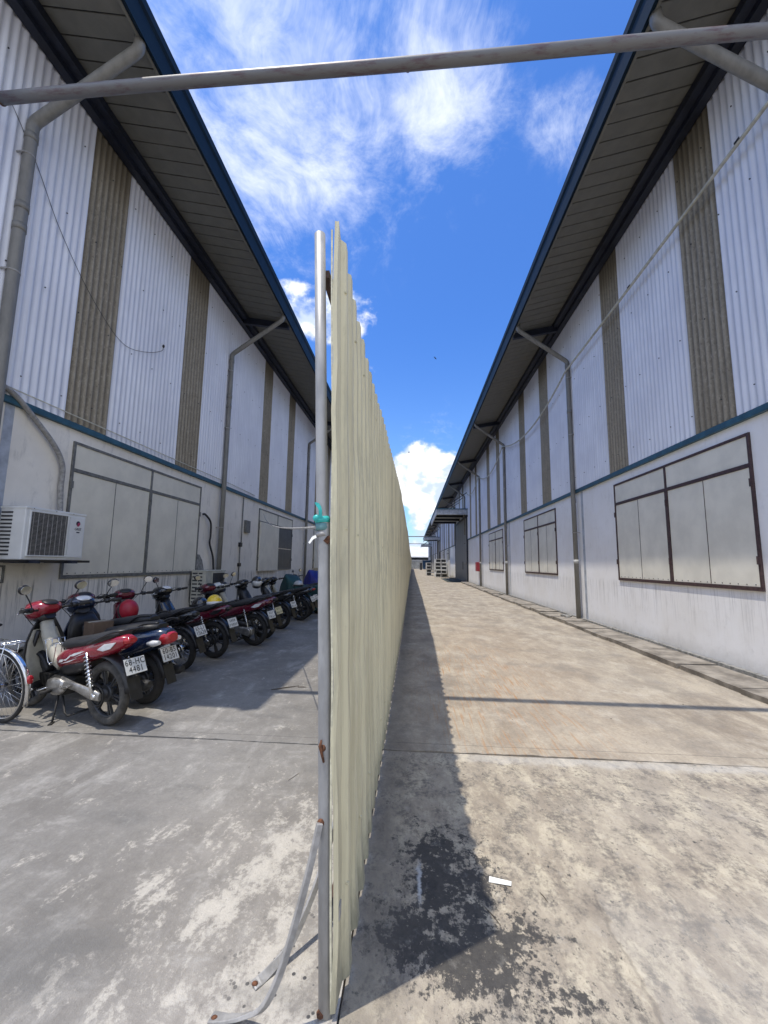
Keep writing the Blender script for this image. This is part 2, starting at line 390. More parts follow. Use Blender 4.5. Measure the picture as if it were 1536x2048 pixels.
def sheet_mat(name, c, dirt, streak_col, rough=.5, seed=0, foot=None, ribs=0):
    mt, t, b = newmat(name)
    p = t.mp(t.pos(), loc=(seed, seed, seed)); X, Y, Z = t.sep(t.pos())
    st = t.noise(t.mp(p, (6, 6, .16)), 3.0, 8, .68, .2); sp = t.noise(t.mp(p, (3, 3, 1.1)), 9, 6, .7); big = t.noise(p, .9, 4)
    col = t.mix(t.ss(big, .3, .7), tuple(q*.93 for q in c), tuple(min(q*1.05, .92) for q in c))
    col = t.mix(t.ss(st, .42, .72, 0, dirt), col, streak_col)
    col = t.mix(t.ss(sp, .58, .76, 0, dirt*.6), col, streak_col)
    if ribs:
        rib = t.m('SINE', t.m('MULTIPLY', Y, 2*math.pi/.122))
        col = t.mix(t.ss(t.m('ADD', t.m('MULTIPLY', rib, -.5), t.m('MULTIPLY', st, .5)), .25, .85, 0, ribs), col, streak_col)  # darker corrugation valleys: dirt plus groove shading painted into the colour
    if foot:
        gs = t.m('MULTIPLY', t.ss(t.m('ABSOLUTE', t.m('SUBTRACT', t.m('ADD', Z, t.m('MULTIPLY', big, 1.2)), 2.35)), .9, .1), t.ss(t.noise(t.mp(p, (2, 2.2, .5)), 3.0, 5, .7), .46, .66, 0, .5))
        col = t.mix(gs, col, (.22, .215, .175))
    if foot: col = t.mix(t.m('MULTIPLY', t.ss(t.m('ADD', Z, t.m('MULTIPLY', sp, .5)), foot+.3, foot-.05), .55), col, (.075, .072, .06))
    t.put(b.inputs['Base Color'], col); t.put(b.inputs['Roughness'], t.ss(sp, .3, .7, rough-.08, rough+.15))
    b.inputs['Specular IOR Level'].default_value = .35
    t.put(b.inputs['Normal'], t.bump(t.m('ADD', sp, t.noise(p, 2.5, 3)), .12, .01))
    return mt

def skylight_mat():
    mt, t, b = newmat('weathered_skylight_sheet')
    p = t.pos(); X, Y, Z = t.sep(p)
    st = t.noise(t.mp(p, (1, 5, .5)), 2.6, 6, .76, .1); sp = t.noise(t.mp(p, (1, 3, 1.2)), 11, 6, .78)
    big = t.noise(p, .8, 4)
    col = t.mix(t.ss(st, .30, .70), (.260, .224, .166), (.390, .345, .262))
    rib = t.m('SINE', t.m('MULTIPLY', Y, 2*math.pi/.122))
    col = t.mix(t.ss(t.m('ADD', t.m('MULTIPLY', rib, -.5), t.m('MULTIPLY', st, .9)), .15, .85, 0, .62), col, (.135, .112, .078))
    col = t.mix(t.ss(sp, .52, .70, 0, .65), col, (.470, .430, .345))
    col = t.mix(t.ss(sp, .47, .32, 0, .55), col, (.090, .076, .054))
    col = t.mix(t.ss(big, .5, .75, 0, .35), col, (.170, .148, .108))
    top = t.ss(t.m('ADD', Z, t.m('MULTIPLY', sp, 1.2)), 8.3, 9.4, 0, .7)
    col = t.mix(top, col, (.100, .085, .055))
    t.put(b.inputs['Base Color'], col); b.inputs['Roughness'].default_value = .8
    t.put(b.inputs['Normal'], t.bump(st, .3, .01))
    return mt

M = {}
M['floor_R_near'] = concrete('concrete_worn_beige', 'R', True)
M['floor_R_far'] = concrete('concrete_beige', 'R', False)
M['floor_L_near'] = concrete('concrete_grey_bloomed', 'L', True)
M['floor_L_far'] = concrete('concrete_grey', 'L', False)
M['plaster_R'] = plaster('white_wall_paint', (.92, .905, .875), .14, 0)
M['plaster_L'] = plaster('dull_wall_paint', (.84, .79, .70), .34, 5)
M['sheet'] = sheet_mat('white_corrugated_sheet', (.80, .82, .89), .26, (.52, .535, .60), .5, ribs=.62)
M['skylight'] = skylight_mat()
M['fence'] = sheet_mat('cream_fence_sheet', (.680, .630, .435), .62, (.330, .298, .205), .55, 3, .25)
M['fence_edge'] = P('raw_sheet_edge', (.60, .57, .42), .6, 0, .2, 30)
M['blue_trim'] = P('blue_trim_paint', (.030, .095, .140), .5, 0, .25, 6, space='pos')
M['navy'] = P('navy_gutter_paint', (.004, .014, .026), .6, 0, .25, 3, space='pos', spec=.2)
M['navy_dark'] = P('dark_blue_steel', (.012, .016, .030), .5, 0, .3, 4, space='pos')
M['soffit'] = P('grey_soffit_board', (.160, .158, .138), .7, 0, .10, 5, space='pos')
M['roof'] = P('roof_sheet', (.30, .33, .36), .5, .2, .1, 2, space='pos')
M['pipe'] = P('grey_pvc_pipe', (.205, .198, .178), .5, 0, .14, 5, space='pos', stretch=(2, 2, .6))
M['pipe_light'] = P('pale_pvc_band', (.50, .50, .47), .5, 0, .1, 9)
M['frame_R'] = P('brown_window_steel', (.060, .034, .034), .6, 0, .35, 18, space='pos')
M['frame_L'] = P('grey_window_steel', (.150, .150, .140), .6, 0, .3, 14, space='pos')
M['board'] = P('pale_window_board', (.74, .715, .62), .6, 0, .07, 2.2, space='pos')
M['board_L'] = P('cream_window_board', (.72, .68, .57), .6, 0, .07, 2.2, space='pos')
M['glass_dark'] = P('dusty_dark_glass', (.07, .074, .080), .45, 0, .05, 3, space='pos')
M['strip_grey'] = P('grey_joint_paint', (.40, .43, .48), .7, 0, .18, 6, space='pos')
M['slab'] = P('mossy_slab', (.215, .190, .158), .9, 0, .3, 3.2, .8, space='pos', col2=(.345, .310, .262))
M['galv'] = P('galvanised_steel', (.36, .36, .355), .5, .2, .16, 16, space='pos', stretch=(1, 1, .35))
M['galv_dull'] = P('dull_grey_paint_steel', (.34, .33, .315), .5, .1, .2, 22, .1, space='pos')
M['rust'] = P('rust', (.085, .038, .022), .9, 0, .5, 60, .5, col2=(.19, .080, .040))
M['rail'] = P('red_oxide_steel', (.115, .070, .055), .7, .1, .35, 12, space='pos')
def bar_mat():
    mt, t, b = newmat('old_painted_pipe')
    p = t.pos(); n = t.noise(t.mp(p, (.8, 4, 4)), 3, 8, .7); n2 = t.noise(t.mp(p, (2, 6, 6)), 7, 8, .75)
    col = t.mix(t.ss(n, .46, .66), (.175, .176, .180), (.120, .078, .090)); col = t.mix(t.ss(n2, .62, .74, 0, .5), col, (.13, .08, .065))
    t.put(b.inputs['Base Color'], col); b.inputs['Roughness'].default_value = .5; b.inputs['Metallic'].default_value = .15
    t.put(b.inputs['Normal'], t.bump(n2, .2, .005)); return mt
M['bar'] = bar_mat()
M['rope'] = P('weathered_white_conduit', (.50, .49, .42), .7, 0, .18, 12, space='pos')
M['wire'] = P('black_wire', (.02, .02, .022), .5, 0, .2, 20)
M['insul'] = P('grey_pipe_wrap', (.30, .29, .275), .75, 0, .25, 22, .3, space='pos')
M['ac'] = P('white_unit_paint', (.72, .73, .72), .4, 0, .04, 5)
M['ac_dirty'] = P('yellowed_unit_paint', (.52, .51, .44), .5, 0, .12, 6)
M['ac_dark'] = P('unit_shadow_grille', (.045, .047, .052), .6, 0, .3, 40)
M['black'] = P('black_plastic', (.016, .016, .018), .38, 0, .25, 12)
M['seat'] = P('black_vinyl', (.020, .021, .024), .5, 0, .2, 14, .12)
M['rubber'] = P('tyre_rubber', (.030, .029, .028), .85, 0, .3, 20, .3)
M['rubber_dusty'] = P('dusty_tyre_rubber', (.075, .070, .062), .9, 0, .4, 14, .4)
M['rim'] = P('dark_cast_alloy', (.060, .062, .066), .45, .5, .2, 20)
M['chrome'] = P('chrome', (.70, .70, .70), .16, 1., .1, 10)
M['alloy'] = P('engine_alloy', (.40, .39, .37), .38, .8, .2, 20, .1)
M['engine'] = P('engine_black', (.030, .029, .028), .6, .3, .4, 26, .3)
M['mirror'] = P('mirror_glass', (.80, .83, .88), .05, 1., .02, 4)
M['lens_red'] = P('red_lens', (.40, .012, .020), .15, 0, .15, 18, coat=.6)
M['lens_clear'] = P('clear_lens', (.68, .69, .70), .12, 0, .1, 18, coat=.6)
M['lens_amber'] = P('amber_lens', (.55, .22, .02), .15, 0, .1, 18, coat=.6)
M['plate'] = P('white_number_plate', (.66, .67, .66), .4, 0, .06, 20)
M['plate_y'] = P('yellowed_number_plate', (.56, .52, .33), .5, 0, .12, 20)
M['ink'] = P('black_paint_lettering', (.012, .012, .013), .5, 0, .1, 20)
M['decal'] = P('white_sticker', (.70, .70, .70), .35, 0, .06, 20)
def paint(name, c): return P(name, c, .22, 0, .06, 5, coat=.9)
M['red'] = paint('red_bike_paint', (.285, .008, .026)); M['maroon'] = paint('maroon_bike_paint', (.115, .006, .022))
M['bluep'] = paint('deep_blue_bike_paint', (.010, .022, .060)); M['blackp'] = paint('black_bike_paint', (.010, .010, .012))
M['silverp'] = paint('silver_bike_paint', (.42, .43, .44)); M['whitep'] = paint('white_bike_paint', (.66, .68, .68))
M['steelblue'] = paint('metallic_blue_bike_paint', (.030, .065, .110)); M['royal'] = paint('blue_scooter_paint', (.02, .07, .34))
M['beige'] = P('cream_leg_shield', (.44, .42, .345), .5, 0, .16, 9)
M['yellow'] = P('yellow_helmet_shell', (.82, .56, .02), .28, 0, .05, 5, coat=.6)
M['redhelm'] = P('red_helmet_shell', (.36, .012, .030), .42, 0, .1, 6)
M['greenc'] = P('dark_green_cover', (.010, .052, .056), .62, 0, .3, 4, .2)
M['bluec'] = P('blue_tarpaulin_cover', (.012, .018, .200), .5, 0, .3, 4, .2)
M['teal'] = P('teal_plastic_tape', (.035, .46, .43), .35, 0, .12, 30)
M['teal_dull'] = P('dusty_teal_tape', (.11, .235, .245), .5, 0, .2, 30)
M['paper'] = P('white_paper', (.80, .80, .76), .8, 0, .04, 20)
M['twig'] = P('dry_twig', (.085, .065, .045), .9, 0, .3, 30)
M['cardboard'] = P('brown_cardboard', (.15, .105, .075), .9, 0, .15, 12)
M['cabinet_red'] = P('red_cabinet_paint', (.34, .035, .05), .5, 0, .15, 6)
M['rack_white'] = P('white_steel_frames', (.74, .74, .72), .5, 0, .08, 4)
M['door_grey'] = P('grey_sliding_door', (.26, .27, .275), .55, 0, .08, 2, space='pos')
M['mat_green'] = P('dark_green_ramp_plate', (.050, .062, .055), .7, 0, .3, 6)
M['bin_blue'] = P('blue_bin_plastic', (.025, .085, .20), .5, 0, .2, 4)
M['far_roof'] = P('pale_far_roof', (.62, .61, .55), .6, 0, .08, .6, space='pos')
M['far_wall'] = P('grey_block_wall', (.36, .36, .34), .9, 0, .2, 1.2, .3, space='pos')
M['far_dark'] = P('far_dark_trim', (.06, .065, .075), .7, 0, .2, 2, space='pos')
M['cement'] = P('rough_cement_patch', (.245, .24, .225), .95, 0, .35, 14, .7, space='pos')
M['grass'] = P('weed_leaf', (.05, .09, .025), .7, 0, .3, 30)
M['bird'] = P('dark_feathers', (.02, .02, .02), .8, 0, .2, 30)
# ------------------------------------------------------------------ ground
XR, XL, Y0, Y1 = 4.59, 5.35, 3.42, 124.0
g = MB(); g.quad((-1500, -1500, -.035), (1500, -1500, -.035), (1500, 1500, -.035), (-1500, 1500, -.035))
ground = tag(g.build('ground', M['floor_L_far']), kind='structure')
def slab_piece(name, x0, x1, y0, y1, mat, rough0=0, rough1=0):
    n = 90; a = []; b_ = []
    rnd = random.Random(int((x0+y0+50)*97))
    o0 = o1 = 0
    for i in range(n+1):
        x = x0+(x1-x0)*i/n
        o0 = o0*.6+rnd.gauss(0, .006)+(rnd.uniform(.0, .02) if rnd.random() < .05 else 0); o1 = o1*.6+rnd.gauss(0, .006)-(rnd.uniform(0, .02) if rnd.random() < .06 else 0)
        a.append((x, y0+o0*rough0)); b_.append((x, y1+o1*rough1))
    mb = MB(); vs_ = []
    for (p, q) in zip(a, b_): vs_ += [(p[0], p[1], 0), (q[0], q[1], 0), (p[0], p[1], -.03), (q[0], q[1], -.03)]
    fs = []
    for i in range(n):
        k = 4*i; l = k+4
        fs += [(k, l, l+1, k+1), (k, k+2, l+2, l), (k+1, l+1, l+3, k+3)]
    fs += [(0, 1, 3, 2), (4*n, 4*n+2, 4*n+3, 4*n+1)]
    mb.add(vs_, fs)
    return mb.build(name, mat, ground)
slab_piece('concrete_slab', -.236, 30, -12, 3.535, M['floor_R_near'], 0, 1)
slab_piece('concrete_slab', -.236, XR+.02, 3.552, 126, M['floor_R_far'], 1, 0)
slab_piece('concrete_slab', -30, -.244, -12, 3.575, M['floor_L_near'], 0, 1)
slab_piece('concrete_slab', -XL-.02, -.244, 3.59, 126, M['floor_L_far'], 1, 0)

# drain cover slabs along the right wall
apron = tag(empty('drain_apron', (4.25, 20, 0)), kind='structure')
y = 3.3
for i in range(40):
    L = 1.12 + random.uniform(-.06, .06); dz = random.uniform(-.020, .018); dx = random.uniform(-.03, .03)
    sb = MB(); n = 6
    tp = []; e0 = 3.93+dx
    for j in range(n+1): tp.append((e0+random.uniform(-.014, .014), y+.016+(L-.032)*j/n))
    vs_ = []; fs = []
    for (a, b_) in tp: vs_ += [(a, b_, .082+dz), (4.50, b_, .088+dz), (a+.006, b_, -.01), (4.50, b_, -.01)]
    for j in range(n):
        k = 4*j; l = k+4; fs += [(k, l, l+1, k+1), (k, k+2, l+2, l), (k+1, l+1, l+3, k+3)]
    fs += [(0, 1, 3, 2), (4*n, 4*n+2, 4*n+3, 4*n+1)]
    sb.add(vs_, fs); o = sb.build('slab', M['slab'], apron); o.location = (-4.25, -20, 0)
    y += L
    if y > 33.5: break
o = B((3.95, y+.02, 0), (4.50, 34.3, .08)).build('slab', M['slab'], apron); o.location = (-4.25, -20, 0)
o = B((3.95, 44.6, 0), (4.50, 124, .08)).build('slab', M['slab'], apron); o.location = (-4.25, -20, 0)
pk = B((4.505, 3.4, 0), (4.585, 34.3, .115)).build('mortar_fillet', M['cement'], apron); pk.location = (-4.25, -20, 0)

# ------------------------------------------------------------------ warehouses
def corr(s, W, y0, y1, z0, z1, off, amp=.021, per=.122, seg=6):
    mb = MB(); n = max(2, int((y1-y0)/per*seg)); vs_ = []; fs = []
    for i in range(n+1):
        yy = y0+(y1-y0)*i/n; q = (yy/per) % 1
        h = amp*math.sin(2*math.pi*q); xx = s*(W-off-h)
        vs_ += [(xx, yy, z0), (xx, yy, z1)]
    for i in range(n): fs.append((2*i, 2*i+2, 2*i+3, 2*i+1))
    mb.add(vs_, fs, True); return mb
def warehouse(side):
    s = 1 if side == 'R' else -1
    W = XR if s > 0 else XL
    o = W - (2.98 if s > 0 else 3.67)                           # overhang
    label = ('long warehouse on the right with bright white lower wall and blue eaves' if s > 0 else
             'long warehouse on the left with dull shaded lower wall behind the parked motorbikes')
    root = empty('warehouse', (s*W, Y0, 0), 0, label, 'warehouse', 'facing warehouses')
    off = Vector((s*W, Y0, 0))
    def put(mb, name, mat, parent=None, **k):
        ob = mb.build(name, mat, parent or root, **k)
        if parent is None: ob.location = -off
        return ob
    def wx(d): return s*(W-d)
    def bx(d0, d1, y0, y1, z0, z1):
        a, b_ = sorted((wx(d0), wx(d1))); return B((a, y0, z0), (b_, y1, z1))
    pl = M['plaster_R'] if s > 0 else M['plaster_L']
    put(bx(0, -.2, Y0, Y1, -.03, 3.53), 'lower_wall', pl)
    # end gable and back
    e = MB(); pr = [(wx(0), -.03), (wx(-24), -.03), (wx(-24), 8.7+24*.2), (wx(0), 8.75)]
    e.add([(x, Y0+.002, z) for x, z in pr]+[(x, Y0+.2, z) for x, z in pr], [(0,1,2,3),(7,6,5,4),(0,4,5,1),(1,5,6,2),(2,6,7,3),(3,7,4,0)])
    put(e, 'end_wall', pl)
    put(bx(.055, -.02, Y0, Y1, 3.532, 3.625), 'sill_flashing', M['blue_trim'], bevel=.006)
    if s < 0:
        put(MB().tube([(wx(.085), Y0, 3.72), (wx(.085), 11.5, 3.715), (wx(.07), 13.2, 3.69)], .009, 6), 'cable_tray', M['rope'])
    # corrugated sheets, skylight strips
    z0, z1 = 3.62, 8.80
    per, st = (7.85, (5.88, 8.80)) if s > 0 else (7.93, (5.63, 8.60))
    cuts = []
    k = 0
    while st[0]+per*k < Y1-1:
        for q in st: cuts.append((q+per*k, q+per*k+.95))
        k += 1
    y = Y0
    for (a, b_) in cuts:
        if a > 34 and a < 45 and s > 0: pass
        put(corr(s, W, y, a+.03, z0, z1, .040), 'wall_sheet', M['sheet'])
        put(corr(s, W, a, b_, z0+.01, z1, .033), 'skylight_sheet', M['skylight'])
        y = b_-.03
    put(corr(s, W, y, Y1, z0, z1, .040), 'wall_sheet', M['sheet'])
    put(bx(.006, -.2, Y0, Y1, 3.625, 8.9), 'backing_frame', M['navy_dark'])
    # screws
    sc = MB(); rnd = random.Random(5)
    yy = Y0+.3
    while yy < 24:
        for zi, zz in enumerate((3.95, 5.35, 6.75, 8.1)):
            q = yy+zi*.17+rnd.uniform(-.03, .03); zq = zz+rnd.uniform(-.02, .02)
            sc.box((min(wx(.055), wx(.070)), q-.0065, zq-.0065), (max(wx(.055), wx(.070)), q+.0065, zq+.0065))
        yy += .61
    ob = put(sc, 'sheet_screws', M['black']); ob['kind'] = 'stuff'
    # eave: purlins, soffit boards, gutter, roof
    put(bx(.062, .20, Y0-.1, Y1, 8.66, 8.86), 'eave_purlin', M['navy_dark'])
    put(bx(.205, .34, Y0-.1, Y1, 8.745, 8.88), 'eave_angle', M['navy_dark'])
    d0, d1 = .30, o-.03; zi, zo = 8.905, 8.60; sl = (zi-zo)/(d1-d0)
    def board(y0, y1):
        mb = MB(); a = [(wx(d0), zi), (wx(d1), zo), (wx(d1), zo+.02), (wx(d0), zi+.02)]
        return mb.add([(x, y0, z) for x, z in a]+[(x, y1, z) for x, z in a], [(0,1,2,3),(7,6,5,4),(0,4,5,1),(1,5,6,2),(2,6,7,3),(3,7,4,0)])
    pitch = .295; me = None; y = Y0+.02
    while y < 46:
        if me is None:
            ob = put(board(0, pitch-.022), 'soffit_board', M['soffit']); me = ob.data
        else: ob = link('soffit_board', me, None, root)
        ob.location = Vector((0, y, random.uniform(-.002, .002)))-off; y += pitch
    rest = MB()
    while y < Y1:
        q = board(y, min(y+pitch-.022, Y1)); rest.add(q.v, q.f); y += pitch
    ob = put(rest, 'soffit_boards_far', M['soffit']); ob['kind'] = 'stuff'
    put(MB().add([(wx(d0), Y0, zi+.04), (wx(d1), Y0, zo+.04), (wx(d1), Y1, zo+.04), (wx(d0), Y1, zi+.04)], [(0, 1, 2, 3)]), 'soffit_backing', M['navy_dark'])
    rf = MB(); a = [(wx(o), 9.0), (wx(-24), 9.0+(o+24)*sl), (wx(-24), 9.06+(o+24)*sl), (wx(o), 9.06)]
    a0 = [(wx(d0+.1), zi+.03), (wx(d1), zo+.05)]
    rf.add([(x, Y0-.25, z) for x, z in a]+[(x, Y1, z) for x, z in a], [(0,1,2,3),(7,6,5,4),(0,4,5,1),(1,5,6,2),(2,6,7,3),(3,7,4,0)])
    put(rf, 'roof', M['roof'])
    put(bx(.05, .07, Y0, Y1, 8.88, 9.3), 'eave_closure', M['navy_dark'])
    gp = [(o-.06, 8.55), (o+.0, 8.52), (o+.0, 8.86), (o+.03, 8.90), (o+.03, 9.03), (o+.0, 9.075), (o-.05, 9.075), (o-.05, 8.60)]
    gm = MB(); n = len(gp)
    gm.add([(wx(d), yy, z) for yy in (Y0-.25, Y1) for d, z in gp], [tuple(range(n)), tuple(range(2*n-1, n-1, -1))]+[(i, (i+1) % n, n+(i+1) % n, n+i) for i in range(n)])
    put(gm, 'gutter', M['navy'])
    put(bx(o-.062, o-.10, Y0-.2, Y1, 8.54, 8.60), 'soffit_trim', M['soffit'])
    # outrigger beams and downpipes
    pipes = [4.72, 11.72, 20.25, 27.9]+[36.0+8*i for i in range(11)] if s > 0 else [4.58, 10.85, 19.75, 27.7]+[35.6+7.93*i for i in range(11)]
    for i, py in enumerate(pipes):
        by = py+.42
        bmx = MB(); a = [(wx(.21), 8.64), (wx(d1-.05), 8.43), (wx(d1-.05), 8.595), (wx(.21), 8.85)]
        bmx.add([(x, by, z) for x, z in a]+[(x, by+.11, z) for x, z in a], [(0,1,2,3),(7,6,5,4),(0,4,5,1),(1,5,6,2),(2,6,7,3),(3,7,4,0)])
        if i or s < 0:
            if i: put(bmx, 'outrigger_beam', M['navy_dark'], bevel=.004)
        r = .062 if i else .074
        if s > 0 and 34 < py < 45: zb = 6.4
        else: zb = .10
        pth = elbow([(wx(o-.10), py-.04, 8.58), (wx(o-.10), py-.04, 8.42), (wx(.125), py, 7.42), (wx(.125), py, 4.0), (wx(.105), py+.02, zb)], .07, 3)
        dp = put(MB().tube(pth, r, 12), 'downpipe', M['pipe'])
        if i < 8:
            for zz in ((7.27, 5.9, 3.3, 1.62) if s > 0 else (7.2, 6.15, 5.85)):
                b2 = MB().tube([(wx(.125 if zz > 4 else .115), py+(.0 if zz > 4 else .01), zz-.05), (wx(.125 if zz > 4 else .115), py+(.0 if zz > 4 else .01), zz+.05)], r+.006, 12)
                b2.build('pipe_coupling', M['pipe_light'] if (s > 0 and zz < 2) else M['pipe'], dp)
            for zz in (6.9, 5.2, 2.4):
                (MB().box((min(wx(.0), wx(.13)), py-r-.012, zz), (max(wx(0), wx(.13)), py-r-.002, zz+.025))
                     .tube([(wx(.12), py, zz+.002), (wx(.12), py, zz+.022)], r+.008, 12)).build('pipe_clip', M['galv_dull'], dp)
        # painted joint next to the pipe
        if not (s > 0 and 34 < py < 45):
            jy = py-.28 if s > 0 else py+.30
            put(bx(.004, -.01, jy-.065, jy+.065, .09, 3.53), 'joint_strip', M['strip_grey'])
    # windows
    fm, pm = (M['frame_R'], M['board']) if s > 0 else (M['frame_L'], M['board_L'])
    def window(y0, y1, z0=1.20, z1=3.35, zt=2.90, style=0):
        fr = MB(); t_ = .042; d0, d1 = -.01, .03
        def f(ya, yb, za, zb, dd=0):
            a, b_ = sorted((wx(d0), wx(d1+dd))); fr.box((a, ya, za), (b_, yb, zb))
        ym = (y0+y1)/2
        f(y0, y0+t_, z0, z1); f(y1-t_, y1, z0, z1); f(y0+t_, y1-t_, z0, z0+t_+.01); f(y0+t_, y1-t_, z1-t_, z1)
        f(y0+t_, y1-t_, zt-.03, zt+.025, .002); f(ym-.025, ym+.025, zt+.025, z1-t_, .001); f(ym-.04, ym+.04, z0+t_+.01, zt-.03, .004)
        wd = put(fr, 'window', fm, bevel=.003)
        def pane(ya, yb, za, zb, mat=pm, dd=0.0, nm='pane'):
            a, b_ = sorted((wx(-.008), wx(.016+dd)))
            return B((a, ya, za), (b_, yb, zb)).build(nm, mat, wd)
        pane(y0+t_, ym-.025, zt+.025, z1-t_); pane(ym+.025, y1-t_, zt+.025, z1-t_)
        q = [(y0+t_+.004, (y0+ym)/2-.005), ((y0+ym)/2+.005, ym-.044), (ym+.044, (y1+ym)/2-.005), ((y1+ym)/2+.005, y1-t_-.004)]
        for j, (a, b_) in enumerate(q):
            if style == 1 and j >= 2:
                pane(a, b_, z0+t_+.015, 2.02, M['glass_dark']); pane(a, b_, 2.06, zt-.034, M['glass_dark'])
            else: pane(a, b_, z0+t_+.015, zt-.034, dd=random.uniform(0, .004))
        for a in ((y0+ym)/2, (y1+ym)/2):
            if not (style == 1 and a > ym): B((min(wx(.010), wx(.0215)), a-.006, z0+t_+.02), (max(wx(.010), wx(.0215)), a+.006, zt-.04)).build('leaf_seam', fm, wd)
        if style == 1:      # one boarded leaf left standing open along the wall
            lf = B((min(wx(.05), wx(.085)), y0+.02, z0-.02), (max(wx(.05), wx(.085)), ym+.02, zt-.02)).build('open_leaf', pm, wd, bevel=.004)
        if y0 < 30:
            for yy in (y0+.02, ym, y1-.02):
                for zz in (1.55, 2.6):
                    B((min(wx(.03), wx(.05)), yy-.018, zz), (max(wx(.03), wx(.05)), yy+.018, zz+.11)).build('hinge', fm, wd)
            for (a, b_) in q[:]:
                lt = MB()
                for kk in range(6):
                    yy = a+(b_-a)*(kk+.5)/6
                    lt.box((min(wx(.018), wx(.024)), yy-.006, z0+.075), (max(wx(.018), wx(.024)), yy+.006, z0+.087))
                lt.build('rivets', M['black'], wd)
        return wd
    if s > 0:
        for a, b_ in ((5.78, 9.60), (13.52, 17.32), (21.38, 25.25)): window(a, b_)
        for a in (53.2, 61.1, 69.0, 84.7, 92.6): window(a, a+3.8)
    else:
        window(5.93, 9.86); window(13.82, 17.78, style=1); window(21.75, 25.7, style=1)
        for a in (29.7, 37.6, 45.5, 53.4): window(a, a+3.95)
    return root, put, wx, bx
wr, putR, wxR, bxR = warehouse('R')
wl, putL, wxL, bxL = warehouse('L')

# right: sliding doors and canopies
for (a, b_, full) in ((34.8, 44.1, True), (71.2, 77.5, False), (99.2, 105.5, False)):
    dr = putR(bxR(.10, .02, a, b_, .02, 5.45), 'sliding_door', M['door_grey'])
    (MB().box((wxR(.14), a-.02, .02), (wxR(0), a+.08, 5.5)).box((wxR(.14), b_-.04, .02), (wxR(0), b_+.06, 5.5))
        .box((wxR(.16), a-.3, 5.45), (wxR(0), b_+.3, 5.62))).build('door_frame', M['navy_dark'], dr)
    if full:
        B((wxR(.14), 37.6, 1.05), (wxR(.10), 37.75, 1.75)).build('door_handle', M['black'], dr)
        for q in (36.3, 37.85, 39.4, 40.95, 42.5): B((wxR(.112), q, .05), (wxR(.10), q+.03, 5.4)).build('door_rib', M['door_grey'], dr)
    cn = putR(bxR(0, 2.62, a-.4, b_+.6, 5.98, 6.05), 'canopy', M['roof'])
    fa = corr(1, XR, 0, 2.62, 5.62, 6.08, 0, .012, .16)
    fa.v = [(XR-yy, a-.42-(XR-xx), zz) for (xx, yy, zz) in fa.v]
    fa.build('canopy_fascia', M['strip_grey'], cn)
    bxR(2.60, 2.66, a-.42, b_+.62, 5.62, 6.10).build('canopy_edge', M['strip_grey'], cn)
    bxR(0, 2.66, a-.46, a-.40, 6.06, 6.13).build('canopy_trim', M['blue_trim'], cn)
    n = 4 if full else 3
    for i in range(n):
        q = a+.2+(b_-a-.4)*i/(n-1)
        bxR(.02, 2.58, q-.05, q+.05, 5.78, 5.97).build('canopy_beam', M['navy_dark'], cn)
        MB().tube([(wxR(2.3), q, 6.06), (wxR(.04), q, 7.6)], .03, 6).build('tie_rod', M['navy_dark'], cn)
rp = B((2.9, 35.4, .004), (4.48, 43.6, .03))
tag(rp.build('ramp_plate', M['mat_green']), 'dark green flat ramp plate in front of the grey sliding door', 'ramp')
# ------------------------------------------------------------------ fence
def fx(y, z):
    b_ = interp(y, (1.5, 11, 44, 120), (-.228, -.235, -.34, -.45))
    tp = interp(y, (1.54, 2.2, 3.0, 3.75, 5.5, 8.3, 20, 44, 120), (-.305, -.325, -.322, -.305, -.275, -.245, -.24, -.34, -.45))
    return b_+(tp-b_)*z/2.9
fence = empty('sheet_fence', (-.25, 1.54, 0), 0, 'tall cream ribbed metal sheet fence dividing the yard down the middle', 'fence')
FO = Vector((-.25, 1.54, 0))
def fput(mb, name, mat, **k):
    o = mb.build(name, mat, fence, **k); o.location = -FO; return o
prof = [(0, 0), (.105, 0), (.125, .022), (.180, .022), (.2, 0)]
def fsheet(y0, n, first=False):
    L = n*.2; pts = []
    if first: pts += [(-.004, -.016), (-.002, -.008)]
    for i in range(n):
        pts += [(i*.2+a, h) for a, h in prof[:-1]]
    pts.append((L+.02, 0)); rows = 14 if y0 < 6 else 5
    top = 2.90+random.uniform(-.025, .025); bot = .02+random.uniform(0, .03); rnd = random.Random(int(y0*10)); vs_ = []
    bow = [rnd.uniform(-.006, .006) for _ in range(rows+1)]; edge = [rnd.uniform(-.007, .007) for _ in range(rows+1)]
    for r_ in range(rows+1):
        for j, (a, h) in enumerate(pts):
            zz = bot+(top-bot)*r_/rows
            if r_ == rows: zz += rnd.uniform(-.004, .004)
            e = edge[r_] if (first and j < 3) else 0
            yy = y0+a+e*.8
            vs_.append((fx(yy, zz)-.018+h+bow[r_]*math.sin(a*3)+e, yy, zz))
    n_ = len(pts); fs = [(r_*n_+j, r_*n_+j+1, (r_+1)*n_+j+1, (r_+1)*n_+j) for r_ in range(rows) for j in range(n_-1)]
    return fput(MB().add(vs_, fs), 'fence_sheet', M['fence'], solid=.0016)
y = 1.54; i = 0
while y < 117:
    n = 5 if y < 60 else 10
    fsheet(y, n, i == 0); y += n*.2; i += 1
sw_ = MB(); rr_ = random.Random(2); q = 1.66
while q < 14:
    for zz in (.33, 1.64, 2.68): sw_.box((fx(q, zz)-.003, q-.004, zz-.004), (fx(q, zz)+.007, q+.004, zz+.004))
    q += .4
ob = fput(sw_, 'sheet_screws', M['fence_edge']); ob['kind'] = 'stuff'
